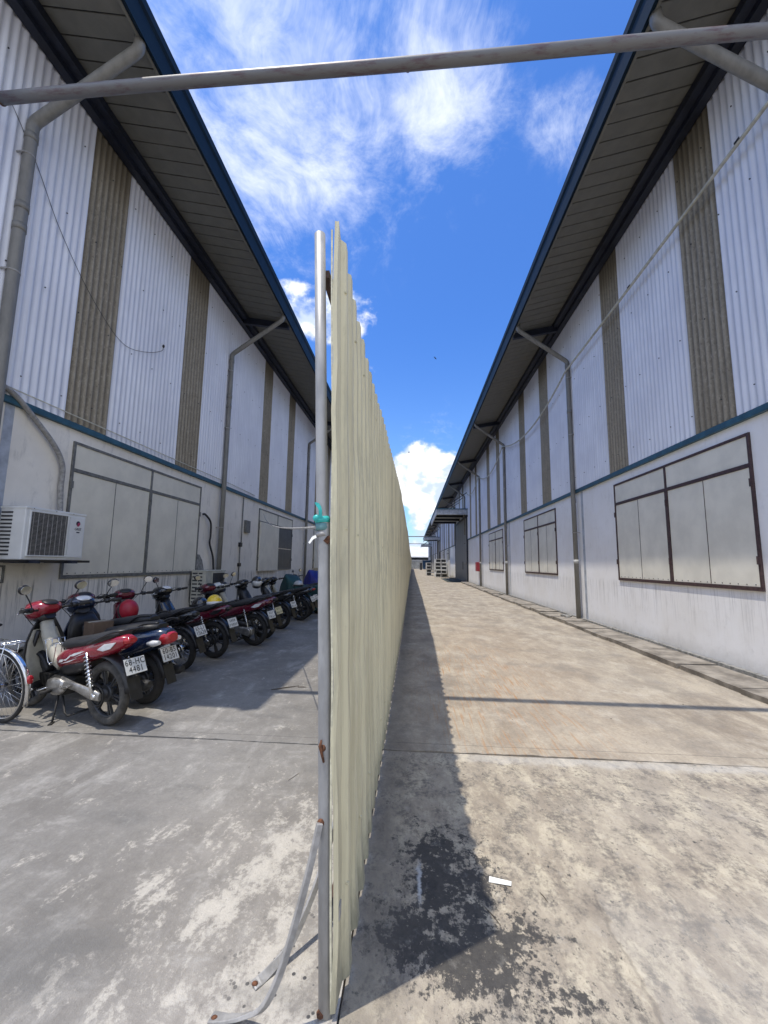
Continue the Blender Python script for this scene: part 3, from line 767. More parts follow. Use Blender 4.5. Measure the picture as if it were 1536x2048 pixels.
# torn bright edge of the first sheet
ed = smooth_path([(fx(1.54, z)-.036+random.uniform(-.004, .004), 1.537, z) for z in (.03, .3, .55, .8, 1.1, 1.4, 1.7, 2.0, 2.3, 2.6, 2.88)], 3)
fput(MB().strip(ed, .007, .004, (1, 0, 0)), 'sheet_edge', M['fence_edge'])
for zz in (.30, 1.62, 2.66):
    pth = [(fx(q, zz)-.040, q, zz+.004*math.sin(q)) for q in [1.57+.5*i for i in range(230)]]
    fput(MB().strip(pth, .034, .03, (0, 0, 1)), 'rail', M['rail'])
def ppath(y0, zs, lean): return [(interp(z, (0, 2.9), (-.286, -.286-lean)), y0, z) for z in zs]
fput(MB().strip([(-.372, 1.57, 2.705), (-.372, 1.9, 2.70), (-.36, 2.4, 2.68)], .034, .03, (0, 0, 1)), 'rail', M['rail'])
pole0 = fput(MB().tube(ppath(1.56, (0, .6, 1.2, 1.60, 1.64), .10)+[(-.347, 1.56, 1.66)]+ppath(1.56, (1.7, 2.2, 2.88), .115), [.0245]*3+[.0245, .0245, .024]+[.023]*3, 16), 'post', M['galv'])
pole0['label'] = 'bare grey steel post at the near end of the fence'
for (zz, rr) in ((.845, .011), (.60, .013)):
    MB().ball((-.305-.012, 1.536, zz), rr, (1, .6, 1.1), 8, 5).build('weld', M['rust'], pole0)
MB().ball((-.30, 1.545, .012), .015, (1, 1, .8), 8, 5).build('weld', M['rust'], pole0)
MB().tube([(-.312, 1.532, .80), (-.326, 1.527, .855), (-.322, 1.53, .875)], [.004, .006, .003], 6).build('torn_tie', M['rust'], pole0)
y = 4.1
while y < 116:
    fput(MB().tube([(fx(y, 0)-.09, y, 0), (fx(y, 2.8)-.09, y, 2.82)], .024, 10), 'post', M['galv'])
    fput(MB().strip([(fx(y, 0)-.09, y, .62), (fx(y, 0)-.45, y-.02, .01)], .035, .006, (0, 1, 0)), 'brace', M['galv_dull'])
    y += 2.55
b1 = smooth_path([(-.318, 1.525, .605), (-.345, 1.505, .47), (-.385, 1.49, .31), (-.425, 1.48, .175), (-.475, 1.485, .075), (-.535, 1.50, .030), (-.60, 1.505, .012), (-.66, 1.51, .006)], 5)
n = len(b1)
fput(MB().strip(b1, [.021+.022*max(0, (i/n-.55))/.45 for i in range(n)], [.016-.010*max(0, (i/n-.5))/.5 for i in range(n)], (.85, .5, 0)), 'brace', M['galv_dull'], bevel=.002)
b2 = smooth_path([(-.285, 2.02, .60), (-.315, 1.97, .45), (-.36, 1.90, .28), (-.405, 1.83, .15), (-.46, 1.74, .05), (-.525, 1.66, .012), (-.56, 1.62, .006)], 5)
n = len(b2)
fput(MB().strip(b2, [.022+.016*max(0, (i/n-.55))/.45 for i in range(n)], [.016-.010*max(0, (i/n-.5))/.5 for i in range(n)], (.8, .6, 0)), 'brace', M['galv_dull'], bevel=.002)
for p in ((-.555, 1.625, .010), (-.645, 1.505, .010), (-.285, 2.03, .61)):
    fput(MB().ball(p, .009, (1.3, 1, .7), 8, 5), 'weld', M['rust'])
fput(B((-.275, 1.552, .285), (-.245, 1.585, .33)), 'bracket', M['galv_dull'])
fput(MB().strip([(-.330, 1.535, 1.575), (-.318, 1.540, 1.592), (-.306, 1.552, 1.598), (-.303, 1.56, 1.56)], .022, .004, (0, 0, 1)), 'bracket', M['rust'])

# teal tape, clamp and cable tied to the pole
tp = empty('plastic_tape', (-.347, 1.56, 1.62), 0, 'teal plastic tape tied round the grey fence post', 'tape')
def tput(mb, name, mat, **k):
    o = mb.build(name, mat, tp, **k); o.location = (.347, -1.56, -1.62); return o
cx, cy = -.349, 1.56
tput(MB().tube([(cx, cy, 1.622), (cx, cy, 1.634), (cx, cy, 1.650)], [.0275, .030, .0275], 14), 'knot_band', M['teal_dull'])
tput(MB().tube([(cx, cy, 1.652), (cx-.001, cy, 1.664), (cx-.002, cy, 1.676)], [.0285, .0325, .027], 14), 'wrap', M['teal'])
tput(MB().ball((cx-.019, cy-.022, 1.668), .014, (1.1, .9, 1), 10, 6), 'knot', M['teal'])
tput(MB().strip(smooth_path([(cx-.003, cy-.031, 1.668), (cx-.003, cy-.034, 1.694), (cx-.007, cy-.034, 1.708), (cx-.016, cy-.033, 1.720), (cx-.026, cy-.033, 1.727)], 4), [.013]*8+[.014]*5+[.010]*2+[.003]*2, .0016, (1, 0, 0)), 'loose_end', M['teal'])
tput(MB().strip(smooth_path([(cx-.018, cy-.024, 1.598), (cx-.030, cy-.026, 1.592), (cx-.038, cy-.027, 1.580), (cx-.044, cy-.027, 1.572)], 4), [.012]*6+[.010]*7, .002, (0, .3, 1)), 'white_tail', M['paper'])
tput(MB().tube([(cx+.002, cy, 1.600), (cx+.001, cy, 1.616)], .0275, 14), 'clamp', M['galv_dull'])
cb = [(-.372-4.89*q, 1.54+12.5*q, 1.632+1.55*q-.15*4*q*(1-q)) for q in [i/40 for i in range(41)]]
tag(MB().tube(cb, .006, 6).build('cable', M['insul']), 'thin grey cable sagging from the taped fence post to the left wall', 'cable')

# ------------------------------------------------------------------ overhead pipe, cables
bar = empty('overhead_pipe', (0, 4.0, 7.12), 0, 'long rusty grey pipe spanning overhead between the two warehouses', 'pipe')
def bput(mb, name, mat, **k):
    o = mb.build(name, mat, bar, **k); o.location = (0, -4.0, -7.12); return o
bput(MB().tube([(-5.06+i*.48, 4.02-.003*i, 7.085+.0038*i+.012*math.sin(i*.45)) for i in range(21)], .065, 20), 'pipe_body', M['bar'])
bput(MB().tube([(-.10, 4.0, 7.125), (-.07, 4.0, 7.125)], .068, 20), 'pipe_joint', M['rust'])
bput(MB().tube([(-5.07, 4.02, 7.085), (-5.055, 4.02, 7.085)], .072, 20), 'end_cap', M['rust'])
bput(MB().tube([(-5.31, 4.02, 7.085), (-5.06, 4.02, 7.085)], .03, 8), 'end_bracket', M['rust'])
for i, (q, zz) in enumerate(((83, 6.95), (112, 6.9))):
    tag(MB().tube([(-3.2, q, zz), (4.6, q, zz)], .09, 8).build('overhead_pipe', M['bar']),
        ('thin pipe crossing the sky far down the alley, the upper one' if i == 0 else 'thin pipe crossing low at the very end of the alley'), 'pipe')
wp = smooth_path([(-5.20, 4.14, 7.32), (-5.28, 4.35, 7.40), (-5.28, 4.76, 6.96), (-5.28, 5.18, 6.41), (-5.27, 5.69, 5.91), (-5.27, 6.15, 5.60), (-5.28, 6.55, 5.43), (-5.28, 6.89, 5.42), (-5.28, 7.4, 5.62), (-5.28, 7.78, 5.86), (-5.28, 7.82, 5.97)], 5)
wo = MB().tube(wp, .0045, 5); wo.ball((-5.28, 7.83, 5.99), .025, (1, 1, 1.5), 8, 5)
tag(wo.build('wire', M['wire']), 'thin black wire hanging loosely across the left corrugated wall', 'wire')
sw = []
for (ya, za, yb, zb, sag) in ((2.6, 7.35, 11.70, 7.12, .03), (11.70, 7.12, 20.2, 7.35, .62), (20.2, 7.35, 27.9, 7.45, .70), (27.9, 7.45, 34.2, 7.4, .6)):
    for i in range(14):
        q = i/14; sw.append((4.50-.13*math.sin(math.pi*q)**.3 if False else 4.40, ya+(yb-ya)*q, za+(zb-za)*q-sag*4*q*(1-q)))
sw.append((4.40, 34.2, 7.4)); sw[0:1] = [(4.40, 3.5, 7.34)]
sw = [p for p in sw if p[1] >= 3.45]
cs = MB().tube(sw, .026, 8)
cso = cs.build('hanging_conduit', M['rope'])
tag(cso, 'pale flexible conduit swagged from downpipe to downpipe along the right wall', 'conduit')
for (q, zz) in ((5.2, 7.29), (8.05, 7.20)):
    tie = B((4.365, q, zz-.03), (4.372, q+.09, zz+.0)).build('cable_tie', M['black'], cso)

# ------------------------------------------------------------------ left wall fittings
def ac_unit(loc, wdt, dep, hgt, dirty, label, fan):
    r0 = empty('air_conditioner_unit', loc, 0, label, 'air conditioner', 'outdoor air conditioner units')
    mt = M['ac_dirty'] if dirty else M['ac']
    B((0, 0, 0), (dep, wdt, hgt)).build('casing', mt, r0, bevel=.012)
    B((-.006, -.006, hgt-.015), (dep+.008, wdt+.006, hgt+.016)).build('lid', mt, r0, bevel=.006)
    # louvred side towards the camera
    n = 12 if not dirty else 9
    for i in range(n):
        zz = .055+(hgt-.13)*i/(n-1)
        for (a, b_) in (((.02, .175),) if not dirty else ((.03, .15), (.18, .27))):
            B((a, -.006, zz), (b_, .004, zz+.022 if not dirty else zz+.034)).build('louvre_slot', M['ac_dark'], r0)
    # fan grille on the front
    g0, g1 = .07*wdt, .66*wdt; z0, z1 = .09*hgt, .93*hgt
    if dirty: g0, g1 = .30*wdt, .93*wdt
    B((dep-.01, g0, z0), (dep+.004, g1, z1)).build('fan_opening', M['ac_dark'], r0)
    gr = MB(); t_ = .016
    gr.box((dep+.002, g0-t_, z0-t_), (dep+.020, g0, z1+t_)).box((dep+.002, g1, z0-t_), (dep+.020, g1+t_, z1+t_))
    gr.box((dep+.002, g0, z1), (dep+.019, g1, z1+t_)).box((dep+.002, g0, z0-t_), (dep+.019, g1, z0))
    gr.build('grille_rim', mt, r0, bevel=.003)
    lv = MB()
    if not dirty:
        for i in range(34):
            zz = z0+(z1-z0)*(i+.5)/34; lv.box((dep+.008, g0, zz-.0022), (dep+.012, g1, zz+.0022))
        for i in range(8):
            yy = g0+(g1-g0)*(i+.5)/8; lv.box((dep+.012, yy-.003, z0), (dep+.016, yy+.003, z1))
    else:
        for rr in [.03*k_ for k_ in range(2, 11)]: lv.torus((0, 0, 0), rr, .003, 'y', 24, 5)
        lv.v = [(dep+.012-p[1], (g0+g1)/2+p[0], (z0+z1)/2+p[2]) for p in lv.v]
        MB().disc((dep+.014, (g0+g1)/2, (z0+z1)/2), .05, .012, 'x', 16).build('fan_hub', M['ac'], r0)
    o = lv.build('grille_wires', M['galv_dull'] if not dirty else M['rim'], r0); o['kind'] = 'stuff'
    fb = MB(); cyy, czz = (g0+g1)/2, (z0+z1)/2
    for k_ in range(3):
        a = k_*2.094+.3
        fb.quad((dep+.0045, cyy, czz), (dep+.0045, cyy+.2*math.cos(a), czz+.2*math.sin(a)), (dep+.006, cyy+.2*math.cos(a+.7), czz+.2*math.sin(a+.7)), (dep+.0055, cyy+.1*math.cos(a+1.0), czz+.1*math.sin(a+1.0)))
    fb.build('fan_blades', M['black'], r0)
    if not dirty:
        B((dep-.004, .70*wdt, .055*hgt), (dep+.014, .97*wdt, .93*hgt)).build('service_panel', mt, r0, bevel=.004)
        px = dep+.0165; cyy = .845*wdt; czz = .80*hgt
        em = MB(); n = 20; vs_ = [(px, cyy, czz)]+[(px, cyy+.036*math.cos(R(-10+280*i/n)), czz+.036*math.sin(R(-10+280*i/n))) for i in range(n+1)]
        em.add(vs_, [(0, i+1, i+2) for i in range(n)]); em.build('emblem', M['ink_navy'], r0)
        MB().add([(px+.001, cyy-.018, czz-.042), (px+.001, cyy+.014, czz-.042), (px+.001, cyy+.038, czz-.012), (px+.001, cyy+.036, czz+.012), (px+.001, cyy-.008, czz+.012)], [(0, 1, 2, 3, 4)]).build('emblem', M['ink_crimson'], r0)
        o = link('lettering', text_mesh('GREE', .052, extrude=.0008, spacing=.95, shear=.25), M['ink_navy'], r0)
        o.matrix_local = Matrix(((0, 0, 1, px), (1, 0, 0, cyy), (0, 1, 0, .675*hgt), (0, 0, 0, 1)))
        B((px, cyy-.018, .595*hgt), (px+.001, cyy+.038, .618*hgt)).build('badge', M['ink_navy'], r0)
    for (ya, zz) in ((.1, hgt+.004), (.45, hgt+.004), (.75, hgt+.004)):
        B((dep+.008, ya*wdt, hgt-.008), (dep+.0105, ya*wdt+.010, hgt+.002)).build('screw', M['black'], r0)
    return r0
M['ink_navy'] = P('navy_print', (.012, .014, .045), .5, 0, .1, 20); M['ink_crimson'] = P('crimson_print', (.38, .04, .10), .5, 0, .1, 20)
a1 = ac_unit((-5.30, 4.89, 1.485), .97, .35, .67, False, 'white outdoor air conditioner unit on a wall bracket beside the big left window', 0)
for yy in (5.02, 5.62):
    o = (MB().box((-.02, yy-4.89, -.045), (.46, yy-4.89+.04, -.004))).build('bracket', M['navy_dark'], a1)
o = B((.30, -.30, -.036), (.34, 1.14, -.002)).build('bracket', M['black'], a1)
a2 = ac_unit((-5.30, 9.62, .46), 1.02, .36, .80, True, 'yellowed air conditioner unit standing behind the motorbikes below the window corner', 1)
for yy in (.1, .85): B((0, yy, -.46), (.34, yy+.06, 0)).build('stand', M['galv_dull'], a2)
pth = smooth_path([(-5.20, 4.40, 3.70), (-5.24, 4.66, 3.69), (-5.28, 4.90, 3.63), (-5.285, 5.18, 3.44), (-5.29, 5.54, 3.16), (-5.295, 5.72, 2.90), (-5.295, 5.735, 2.55), (-5.25, 5.73, 2.12)], 8)
tag(MB().tube(pth, .036, 10).build('refrigerant_pipe', M['insul']), 'thick grey wrapped pipe curving down the wall to the white air conditioner', 'pipe')
pth = smooth_path([(-5.34, 10.03, 2.68), (-5.28, 10.05, 2.67), (-5.26, 10.30, 2.50), (-5.27, 10.36, 2.15), (-5.27, 10.34, 1.95), (-5.27, 10.55, 1.62), (-5.25, 10.60, 1.25)], 7)
tag(MB().tube(pth, .026, 8).build('refrigerant_pipe', M['wire']), 'dark pipe snaking from a wall hole to the yellowed air conditioner', 'pipe')
cpatch = MB(); rnd = random.Random(3); n = 22
pp = [(9.95+.34*math.cos(2*math.pi*i/n)*(1+rnd.uniform(-.12, .12)), .95+.72*math.sin(2*math.pi*i/n)*(1+rnd.uniform(-.08, .08))) for i in range(n)]
cpatch.rings([[(-5.36, a, b_) for a, b_ in pp], [(-5.338, a, b_) for a, b_ in pp]], True, False)
putL(cpatch, 'cement_patch', M['cement'])
cd = empty('wall_conduit', (-5.32, 12.35, 0), 0, 'thin vertical dark conduit with a small box on the left wall', 'conduit')
for mb, nm, mt in ((MB().tube([(-5.32, 12.42, 3.5), (-5.32, 12.42, 2.1), (-5.32, 12.35, 2.05), (-5.32, 12.35, .3)], .018, 6), 'tube', M['frame_L']),
                   (B((-5.35, 12.62, 2.42), (-5.27, 12.95, 2.80)), 'switch_box', M['frame_L']),
                   (B((-5.35, 12.28, 1.95), (-5.28, 12.42, 2.08)), 'fitting', M['black']), (B((-5.35, 12.29, 1.35), (-5.29, 12.43, 1.45)), 'fitting', M['black'])):
    o = mb.build(nm, mt, cd); o.location = (5.32, -12.35, 0)
hf = empty('hatch_frame', (-5.34, 4.85, 1.2), 0, 'small metal hatch frame set in the left wall under the air conditioner', 'hatch')
for mb in (B((-.01, -.5, .19), (.012, .22, .21)), B((-.01, .20, -.0), (.012, .22, .19)), B((-.01, -.5, -.02), (.012, .22, .0))): mb.build('frame', M['frame_L'], hf)
MB().ball((.004, 0, .09), .012, (.6, 1, 3.4), 8, 6).build('slot', M['black'], hf)
# ------------------------------------------------------------------ motorbikes (local: x forward, y left, z up, origin under the rear axle)
_wheels = {}
def wheel(parent, ax, az, Rw, rm, kind, dusty, yo=0.0):
    key = (Rw, rm, kind)
    if key not in _wheels:
        ty = MB().torus((0, 0, 0), Rw-rm, rm, 'y', 40, 12, .95)
        rim = MB().torus((0, 0, 0), Rw-2*rm+.006, .012, 'y', 40, 6, 2.0)
        Ri = Rw-2*rm
        rim.disc((0, 0, 0), .045, .12, 'y', 18).disc((0, 0, 0), .075, .05, 'y', 20)
        if kind == 'cast':
            for k in range(6):
                a = k*math.pi/3+.2; c, s_ = math.cos(a), math.sin(a)
                for da in (-.10, .10):
                    c2, s2 = math.cos(a+da), math.sin(a+da)
                    rim.strip([(.05*c, 0, .05*s_), (Ri*.55*c2, 0, Ri*.55*s2), (Ri*c2, 0, Ri*s2)], [.030, .020, .024], [.016, .013, .016], (0, 1, 0))
        else:
            for k in range(28):
                a = k*2*math.pi/28; b_ = a+(.5 if k % 2 else -.5); yy = .035 if (k//2) % 2 else -.035
                rim.tube([(.05*math.cos(b_), yy, .05*math.sin(b_)), (Ri*math.cos(a), 0, Ri*math.sin(a))], .0018, 4)
        _wheels[key] = (ty.mesh('wheel'), rim.mesh('rim'))
    tm, rm_ = _wheels[key]
    o = link('wheel', tm, M['rubber'], parent); o.location = (ax, yo, az)
    if dusty:
        o.data = tm.copy(); o.data.materials.clear(); o.data.materials.append(M['rubber_dusty'])
    r_ = link('rim', rm_, M['chrome'] if kind == 'wire' else M['rim'], o)
    return o
def arc_strip(ax, az, r, a0, a1, w0, w1, k=12, drop=0.02):
    mb = MB(); vs_ = []; n = 5
    for i in range(k+1):
        a = R(a0+(a1-a0)*i/k); wd = w0+(w1-w0)*i/k
        for j in range(n):
            q = -1+2*j/(n-1); rr = r-drop*q*q
            vs_.append((ax+rr*math.cos(a), q*wd/2, az+rr*math.sin(a)))
    return mb.add(vs_, [(i*n+j, i*n+j+1, (i+1)*n+j+1, (i+1)*n+j) for i in range(k) for j in range(n-1)], True)
def mirror_y(mb): return MB().add([(x, -y, z) for x, y, z in mb.v], [tuple(reversed(f)) for f in mb.f], True)
def plate(parent, loc, tilt, lines, yellow=False):
    o = B((-.095, -.07, -.002), (.095, .07, .002)).build('number_plate', M['plate_y'] if yellow else M['plate'], parent, bevel=.001)
    # face the plate backwards: its x -> -y (so text reads from behind), its y -> up, its z -> back
    Mx = Matrix(((0, math.sin(tilt), -math.cos(tilt)), (-1, 0, 0), (0, math.cos(tilt), math.sin(tilt)))).to_4x4()
    o.matrix_local = Matrix.Translation(loc) @ Mx
    if lines:
        for i, s_ in enumerate(lines):
            l = link('lettering', text_mesh(s_, .076, spacing=1.12), M['ink'], o); l.location = (0, .032-.064*i, .0032)
            l.scale = (.80, 1.0, 1)
    else:
        rnd = random.Random(int(loc[0]*1000)+len(bpy.data.objects)); mk = MB()
        for r_ in (0, 1):
            for k in range(5 if r_ else 4):
                xx = -.066+.033*k+(.0 if r_ else .016)
                mk.box((xx-.009, .034-.066*r_-.021, .002), (xx-.003, .034-.066*r_+.021, .0028))
                zz = .034-.066*r_+rnd.choice((-.018, 0, .016)); mk.box((xx-.003, zz-.003, .002), (xx+.010, zz+.003, .0028))
                if rnd.random() < .6: mk.box((xx+.006, .034-.066*r_-.02, .002), (xx+.011, .034-.066*r_+.015, .0028))
        mk.build('worn_characters', M['ink'], o)
    B((-.099, -.074, -.0035), (.099, .074, -.0022)).build('plate_holder', M['black'], o)
    return o
def helix(p0, p1, r, turns, wire, y):
    P0, P1 = Vector((p0[0], y, p0[1])), Vector((p1[0], y, p1[1])); T = (P1-P0).normalized()
    u = T.cross(Vector((0, 1, 0))).normalized(); v = T.cross(u); n = turns*10
    return MB().tube([P0.lerp(P1, i/n)+(u*math.cos(2*math.pi*turns*i/n)+v*math.sin(2*math.pi*turns*i/n))*r for i in range(n+1)], wire, 5)
def mirror_head(parent, x, y, z, yaw=0, big=1.0):
    sh = MB().ball((0, 0, 0), .062*big, (.35, 1.0, .78), 14, 8)
    gl = MB().disc((-.014*big, 0, 0), .052*big, .003, 'x', 18)
    gl.v = [(p[0], p[1]*1.05, p[2]*.8) for p in gl.v]
    o = sh.build('mirror', M['black'], parent); o.location = (x, y, z); o.rotation_euler = (R(10)*(1 if y > 0 else -1), R(-8), yaw)
    g_ = gl.build('mirror_glass', M['mirror'], o); g_.location = (-.010*big, 0, 0)
    return o

def motorbike(label, loc, heading, kind='under', paint='red', paint2=None, wheelk='cast', lines=None, lean=4, dusty=False,
              seat='seat', mirrors=(1, -1), yellow=False, decal=True, shieldc='beige', rack=False, steer=8, cowl=None, dash=False, tail='lens_red', cvt=False, wave=True, lens='lens_clear'):
    root = empty('motorbike', loc, 0, label, 'motorbike', 'motorbikes parked along the left wall')
    jr = random.Random(int(loc[1]*100)); lean += jr.uniform(-1.5, 1.5); heading += jr.uniform(-2.5, 2.5) if loc[1] > 5.2 else 0
    root.rotation_euler = (0, 0, 0)
    root.matrix_world = Matrix.Translation(loc) @ Matrix.Rotation(R(heading), 4, 'Z') @ Matrix.Rotation(R(-lean), 4, 'X')
    lens_ = lens
    pm = M[paint]; p2 = M[paint2] if paint2 else M['black']; BK = M['black']
    def b(mb, name, mat, par=None, **k): return mb.build(name, mat, par or root, **k)
    sc = kind == 'scoot'
    Rw = .262 if sc else .285; WB = 1.24 if sc else 1.22
    wheel(root, 0, Rw, Rw, .050 if sc else .043, wheelk, dusty)
    # steering assembly turned a little
    st = Matrix.Translation((1.02, 0, 0)) @ Matrix.Rotation(R(steer), 4, 'Z') @ Matrix.Translation((-1.02, 0, 0))
    wf = wheel(root, WB, Rw, Rw, .045 if sc else .036, wheelk, dusty); wf.matrix_local = st @ Matrix.Translation((WB, 0, Rw))
    def steerput(mb, name, mat, par=None, **k): return b(mb.xf(st), name, mat, par, **k)
    for s_ in (-1, 1):
        steerput(MB().tube([(1.03, s_*.072, .78), (1.13, s_*.072, .50), (WB, s_*.072, Rw)], [.018, .020, .024], 8), 'fork_leg', BK if not sc else M['engine'])
    steerput(arc_strip(WB, Rw, Rw+.035, 20, 165, .125, .105), 'front_mudguard', pm if sc else p2, solid=.006)
    # swing arm, chain case or transmission, brake
    if sc or cvt:
        b(MB().loft([(.50, .33, .04, .07), (.34, .32, .065, .085), (.15, .29, .065, .075), (.0, .27, .055, .085), (-.07, .265, .035, .05)], 16, 2.6, .115), 'transmission_case', M['engine'] if sc else M['alloy'])
        b(MB().disc((.02, .17, .27), .075, .03, 'y', 24, .06), 'case_cover', M['alloy'])
        b(MB().disc((.36, .18, .33), .07, .03, 'y', 24, .055), 'case_cover', M['alloy'])
        b(MB().loft([(.42, .40, .05, .04), (.22, .41, .06, .055), (.05, .40, .045, .04)], 12, 3, .13), 'air_cleaner', BK)
    else:
        for s_ in (-1, 1): b(MB().tube([(.0, s_*.085, Rw), (.25, s_*.09, .305), (.52, s_*.08, .35)], [.022, .018, .018], 8), 'swing_arm', BK)
        b(MB().loft([(.52, .355, .016, .045), (.30, .33, .018, .036), (.06, .295, .018, .050), (-.06, .285, .014, .035)], 14, 2.6, .105), 'chain_case', M['alloy'] if wave else BK)
        b(MB().torus((0, .092, Rw), .085, .008, 'y', 28, 5).disc((0, .095, Rw), .055, .012, 'y', 20), 'sprocket', M['engine'])
    b(MB().disc((0, .115, Rw), .018, .05, 'y', 10), 'axle_nut', M['chrome'])
    for s_ in (-1, 1):
        b(helix((.045, .37), (.125, .63), .027, 8, .0055, s_*.125), 'spring', M['chrome'] if not sc else pm if cvt else BK)
        b(MB().tube([(.02, s_*.125, .29), (.05, s_*.125, .385), (.13, s_*.125, .66)], [.019, .016, .013], 8), 'shock_absorber', M['chrome'])
    # engine and exhaust
    b(MB().loft([(.82, .30, .06, .05), (.74, .29, .10, .09), (.60, .29, .115, .10), (.48, .31, .10, .085), (.42, .33, .05, .05)], 16, 2.6), 'engine_block', M['engine'])
    cyl = MB()
    for k in range(7): cyl.box((.80+.026*k, -.065, .26), (.813+.026*k, .065, .37))
    b(cyl, 'cylinder_fins', M['engine'])
    if not sc:
        b(MB().loft([(.70, .30, .02, .055), (.60, .30, .03, .082), (.50, .31, .03, .075), (.44, .32, .02, .04)], 16, 2.3, .120), 'crankcase_cover', M['alloy'])
    b(MB().tube(smooth_path([(.92, -.03, .30), (.86, -.09, .20), (.60, -.14, .17), (.30, -.155, .22), (.10, -.16, .25)], 4), .016, 8).tube([(.12, -.165, .25), (.06, -.17, .26), (-.28, -.175, .335), (-.34, -.175, .35)], [.025, .045, .05, .03], 12), 'exhaust', M['engine'])
    # stands and pegs
    if not sc:
        b(MB().tube([(.60, -.23, .265), (.60, .23, .265)], .010, 8), 'footpeg_bar', M['engine'])
        for s_ in (-1, 1): b(MB().tube([(.60, s_*.15, .268), (.60, s_*.245, .27)], .017, 8), 'footpeg', M['rubber'])
        b(MB().tube([(.56, .10, .30), (.50, .13, .29), (.36, .145, .33), (.33, .15, .345)], .011, 6).strip([(.33, .14, .35), (.33, .22, .36)], .028, .010, (1, 0, 0)), 'passenger_peg', M['chrome'])
        b(MB().tube([(.70, .13, .28), (.78, .16, .25), (.86, .16, .255)], .007, 6).tube([(.86, .13, .255), (.86, .20, .255)], .010, 6), 'gear_lever', M['chrome'])
    tl = math.tan(R(lean))
    b(MB().tube([(.56, .10, .24), (.50, .16, .10), (.46, .20, .012+.20*tl*1.0-.012)], .009, 6).strip([(.48, .18, .016), (.43, .235, .016)], .03, .006, (1, 1, 0)), 'side_stand', M['engine'])
    b(MB().tube([(.50, -.10, .22), (.40, -.13, .09), (.34, -.14, .075), (.34, .14, .075), (.40, .13, .09), (.50, .10, .22)], .010, 6), 'centre_stand', M['engine'])
    # rear bodywork
    if not sc:
        bd = b(MB().loft([(.74, .485, .05, .045), (.64, .520, .088, .082), (.50, .568, .112, .096), (.32, .618, .128, .098), (.10, .678, .130, .095), (-.08, .730, .115, .084), (-.22, .772, .085, .060), (-.31, .800, .03, .02)], 20, 2.7), 'side_cover', pm)
        b(MB().loft([(.66, .43, .05, .05), (.52, .46, .095, .075), (.34, .50, .10, .07), (.18, .56, .085, .05)], 16, 2.6), 'under_cover', BK)
        b(MB().loft([(.67, .655, .045, .022), (.55, .685, .090, .050), (.38, .712, .122, .055), (.20, .742, .135, .056), (.02, .785, .135, .055), (-.12, .823, .118, .042), (-.215, .845, .06, .018)], 20, 2.6), 'seat', M[seat])
        b(MB().tube(smooth_path([(.08, .150, .745), (-.06, .150, .800), (-.22, .135, .865), (-.30, .09, .880), (-.32, 0, .882), (-.30, -.09, .880), (-.22, -.135, .865), (-.06, -.150, .800), (.08, -.150, .745)], 4), .011, 8), 'grab_rail', BK)
        b(MB().loft([(-.255, .775, .060, .036), (-.295, .783, .052, .032), (-.328, .79, .035, .02)], 14, 2.8), 'tail_light', M[tail], bd)
        for s_ in (-1, 1):
            ln = MB(); xs = ((-.02, .700), (-.10, .752), (-.23, .775), (-.17, .715), (-.09, .690))
            ln.rings([[(x_, s_*(interp(-x_, (0, .1, .25), (.128, .112, .085))), z_) for x_, z_ in xs], [(x_*.97-.004, s_*(interp(-x_, (0, .1, .25), (.137, .121, .094))), z_) for x_, z_ in xs]], True, False)
            b(ln, 'indicator', M[lens_], bd, bevel=.003)
        if decal:
            for s_ in (1, -1):
                dc = MB(); yv = lambda x_: s_*(interp(x_, (-.1, .1, .32, .5, .64), (.1165, .1325, .1305, .1145, .0905))+.002)
                def streak(pts_): dc.add([(x_, yv(x_), z_) for x_, z_ in pts_], [tuple(range(len(pts_)))])
                streak([(.60, .515), (.575, .545), (.50, .560), (.505, .535)]); streak([(.52, .548), (.44, .572), (.36, .622), (.375, .594), (.45, .552)])
                streak([(.40, .600), (.30, .640), (.14, .676), (.20, .650), (.31, .612)]); streak([(.56, .508), (.40, .545), (.25, .600), (.40, .556)])
                streak([(.33, .585), (.24, .62), (.10, .668), (.22, .632)])
                b(dc, 'sticker', M['decal'], bd)
    else:
        bd = b(MB().loft([(.62, .42, .07, .10), (.52, .50, .12, .16), (.34, .56, .150, .175), (.12, .62, .165, .150), (-.10, .68, .155, .118), (-.26, .725, .120, .085), (-.36, .755, .06, .045)], 20, 2.7), 'side_cover', pm)
        b(MB().loft([(.60, .665, .06, .03), (.48, .715, .12, .055), (.28, .745, .150, .060), (.06, .785, .155, .058), (-.12, .810, .135, .046), (-.24, .825, .07, .022)], 20, 2.6), 'seat', M[seat])
        b(MB().loft([(-.265, .700, .105, .070), (-.345, .715, .090, .066), (-.395, .725, .05, .040)], 14, 2.8), 'tail_light', M[tail], bd)
        for s_ in (-1, 1):
            b(MB().loft([(-.18, .665, .02, .02), (-.26, .672, .035, .035), (-.34, .685, .02, .02)], 10, 2.2, s_*.125), 'indicator', M['lens_clear'], bd)
            b(MB().tube(smooth_path([(-.02, s_*.150, .800), (-.16, s_*.155, .865), (-.32, s_*.125, .880)], 4), .012, 8), 'grab_rail', BK)
        b(MB().loft([(1.02, .28, .10, .03), (.80, .27, .16, .035), (.58, .30, .16, .04)], 14, 3.2), 'floorboard', BK)
    # rear mudguard and plate
    mg = b(arc_strip(0, Rw, Rw+.075, 62, 172, .15, .12, 12, .03), 'rear_mudguard', BK, solid=.006)
    b(MB().add([(-Rw-.055, -.06, Rw+.18), (-Rw-.055, .06, Rw+.18), (-Rw-.125, .055, Rw-.005), (-Rw-.125, -.055, Rw-.005)], [(0, 1, 2, 3)]), 'mud_flap', BK, mg, solid=.005)
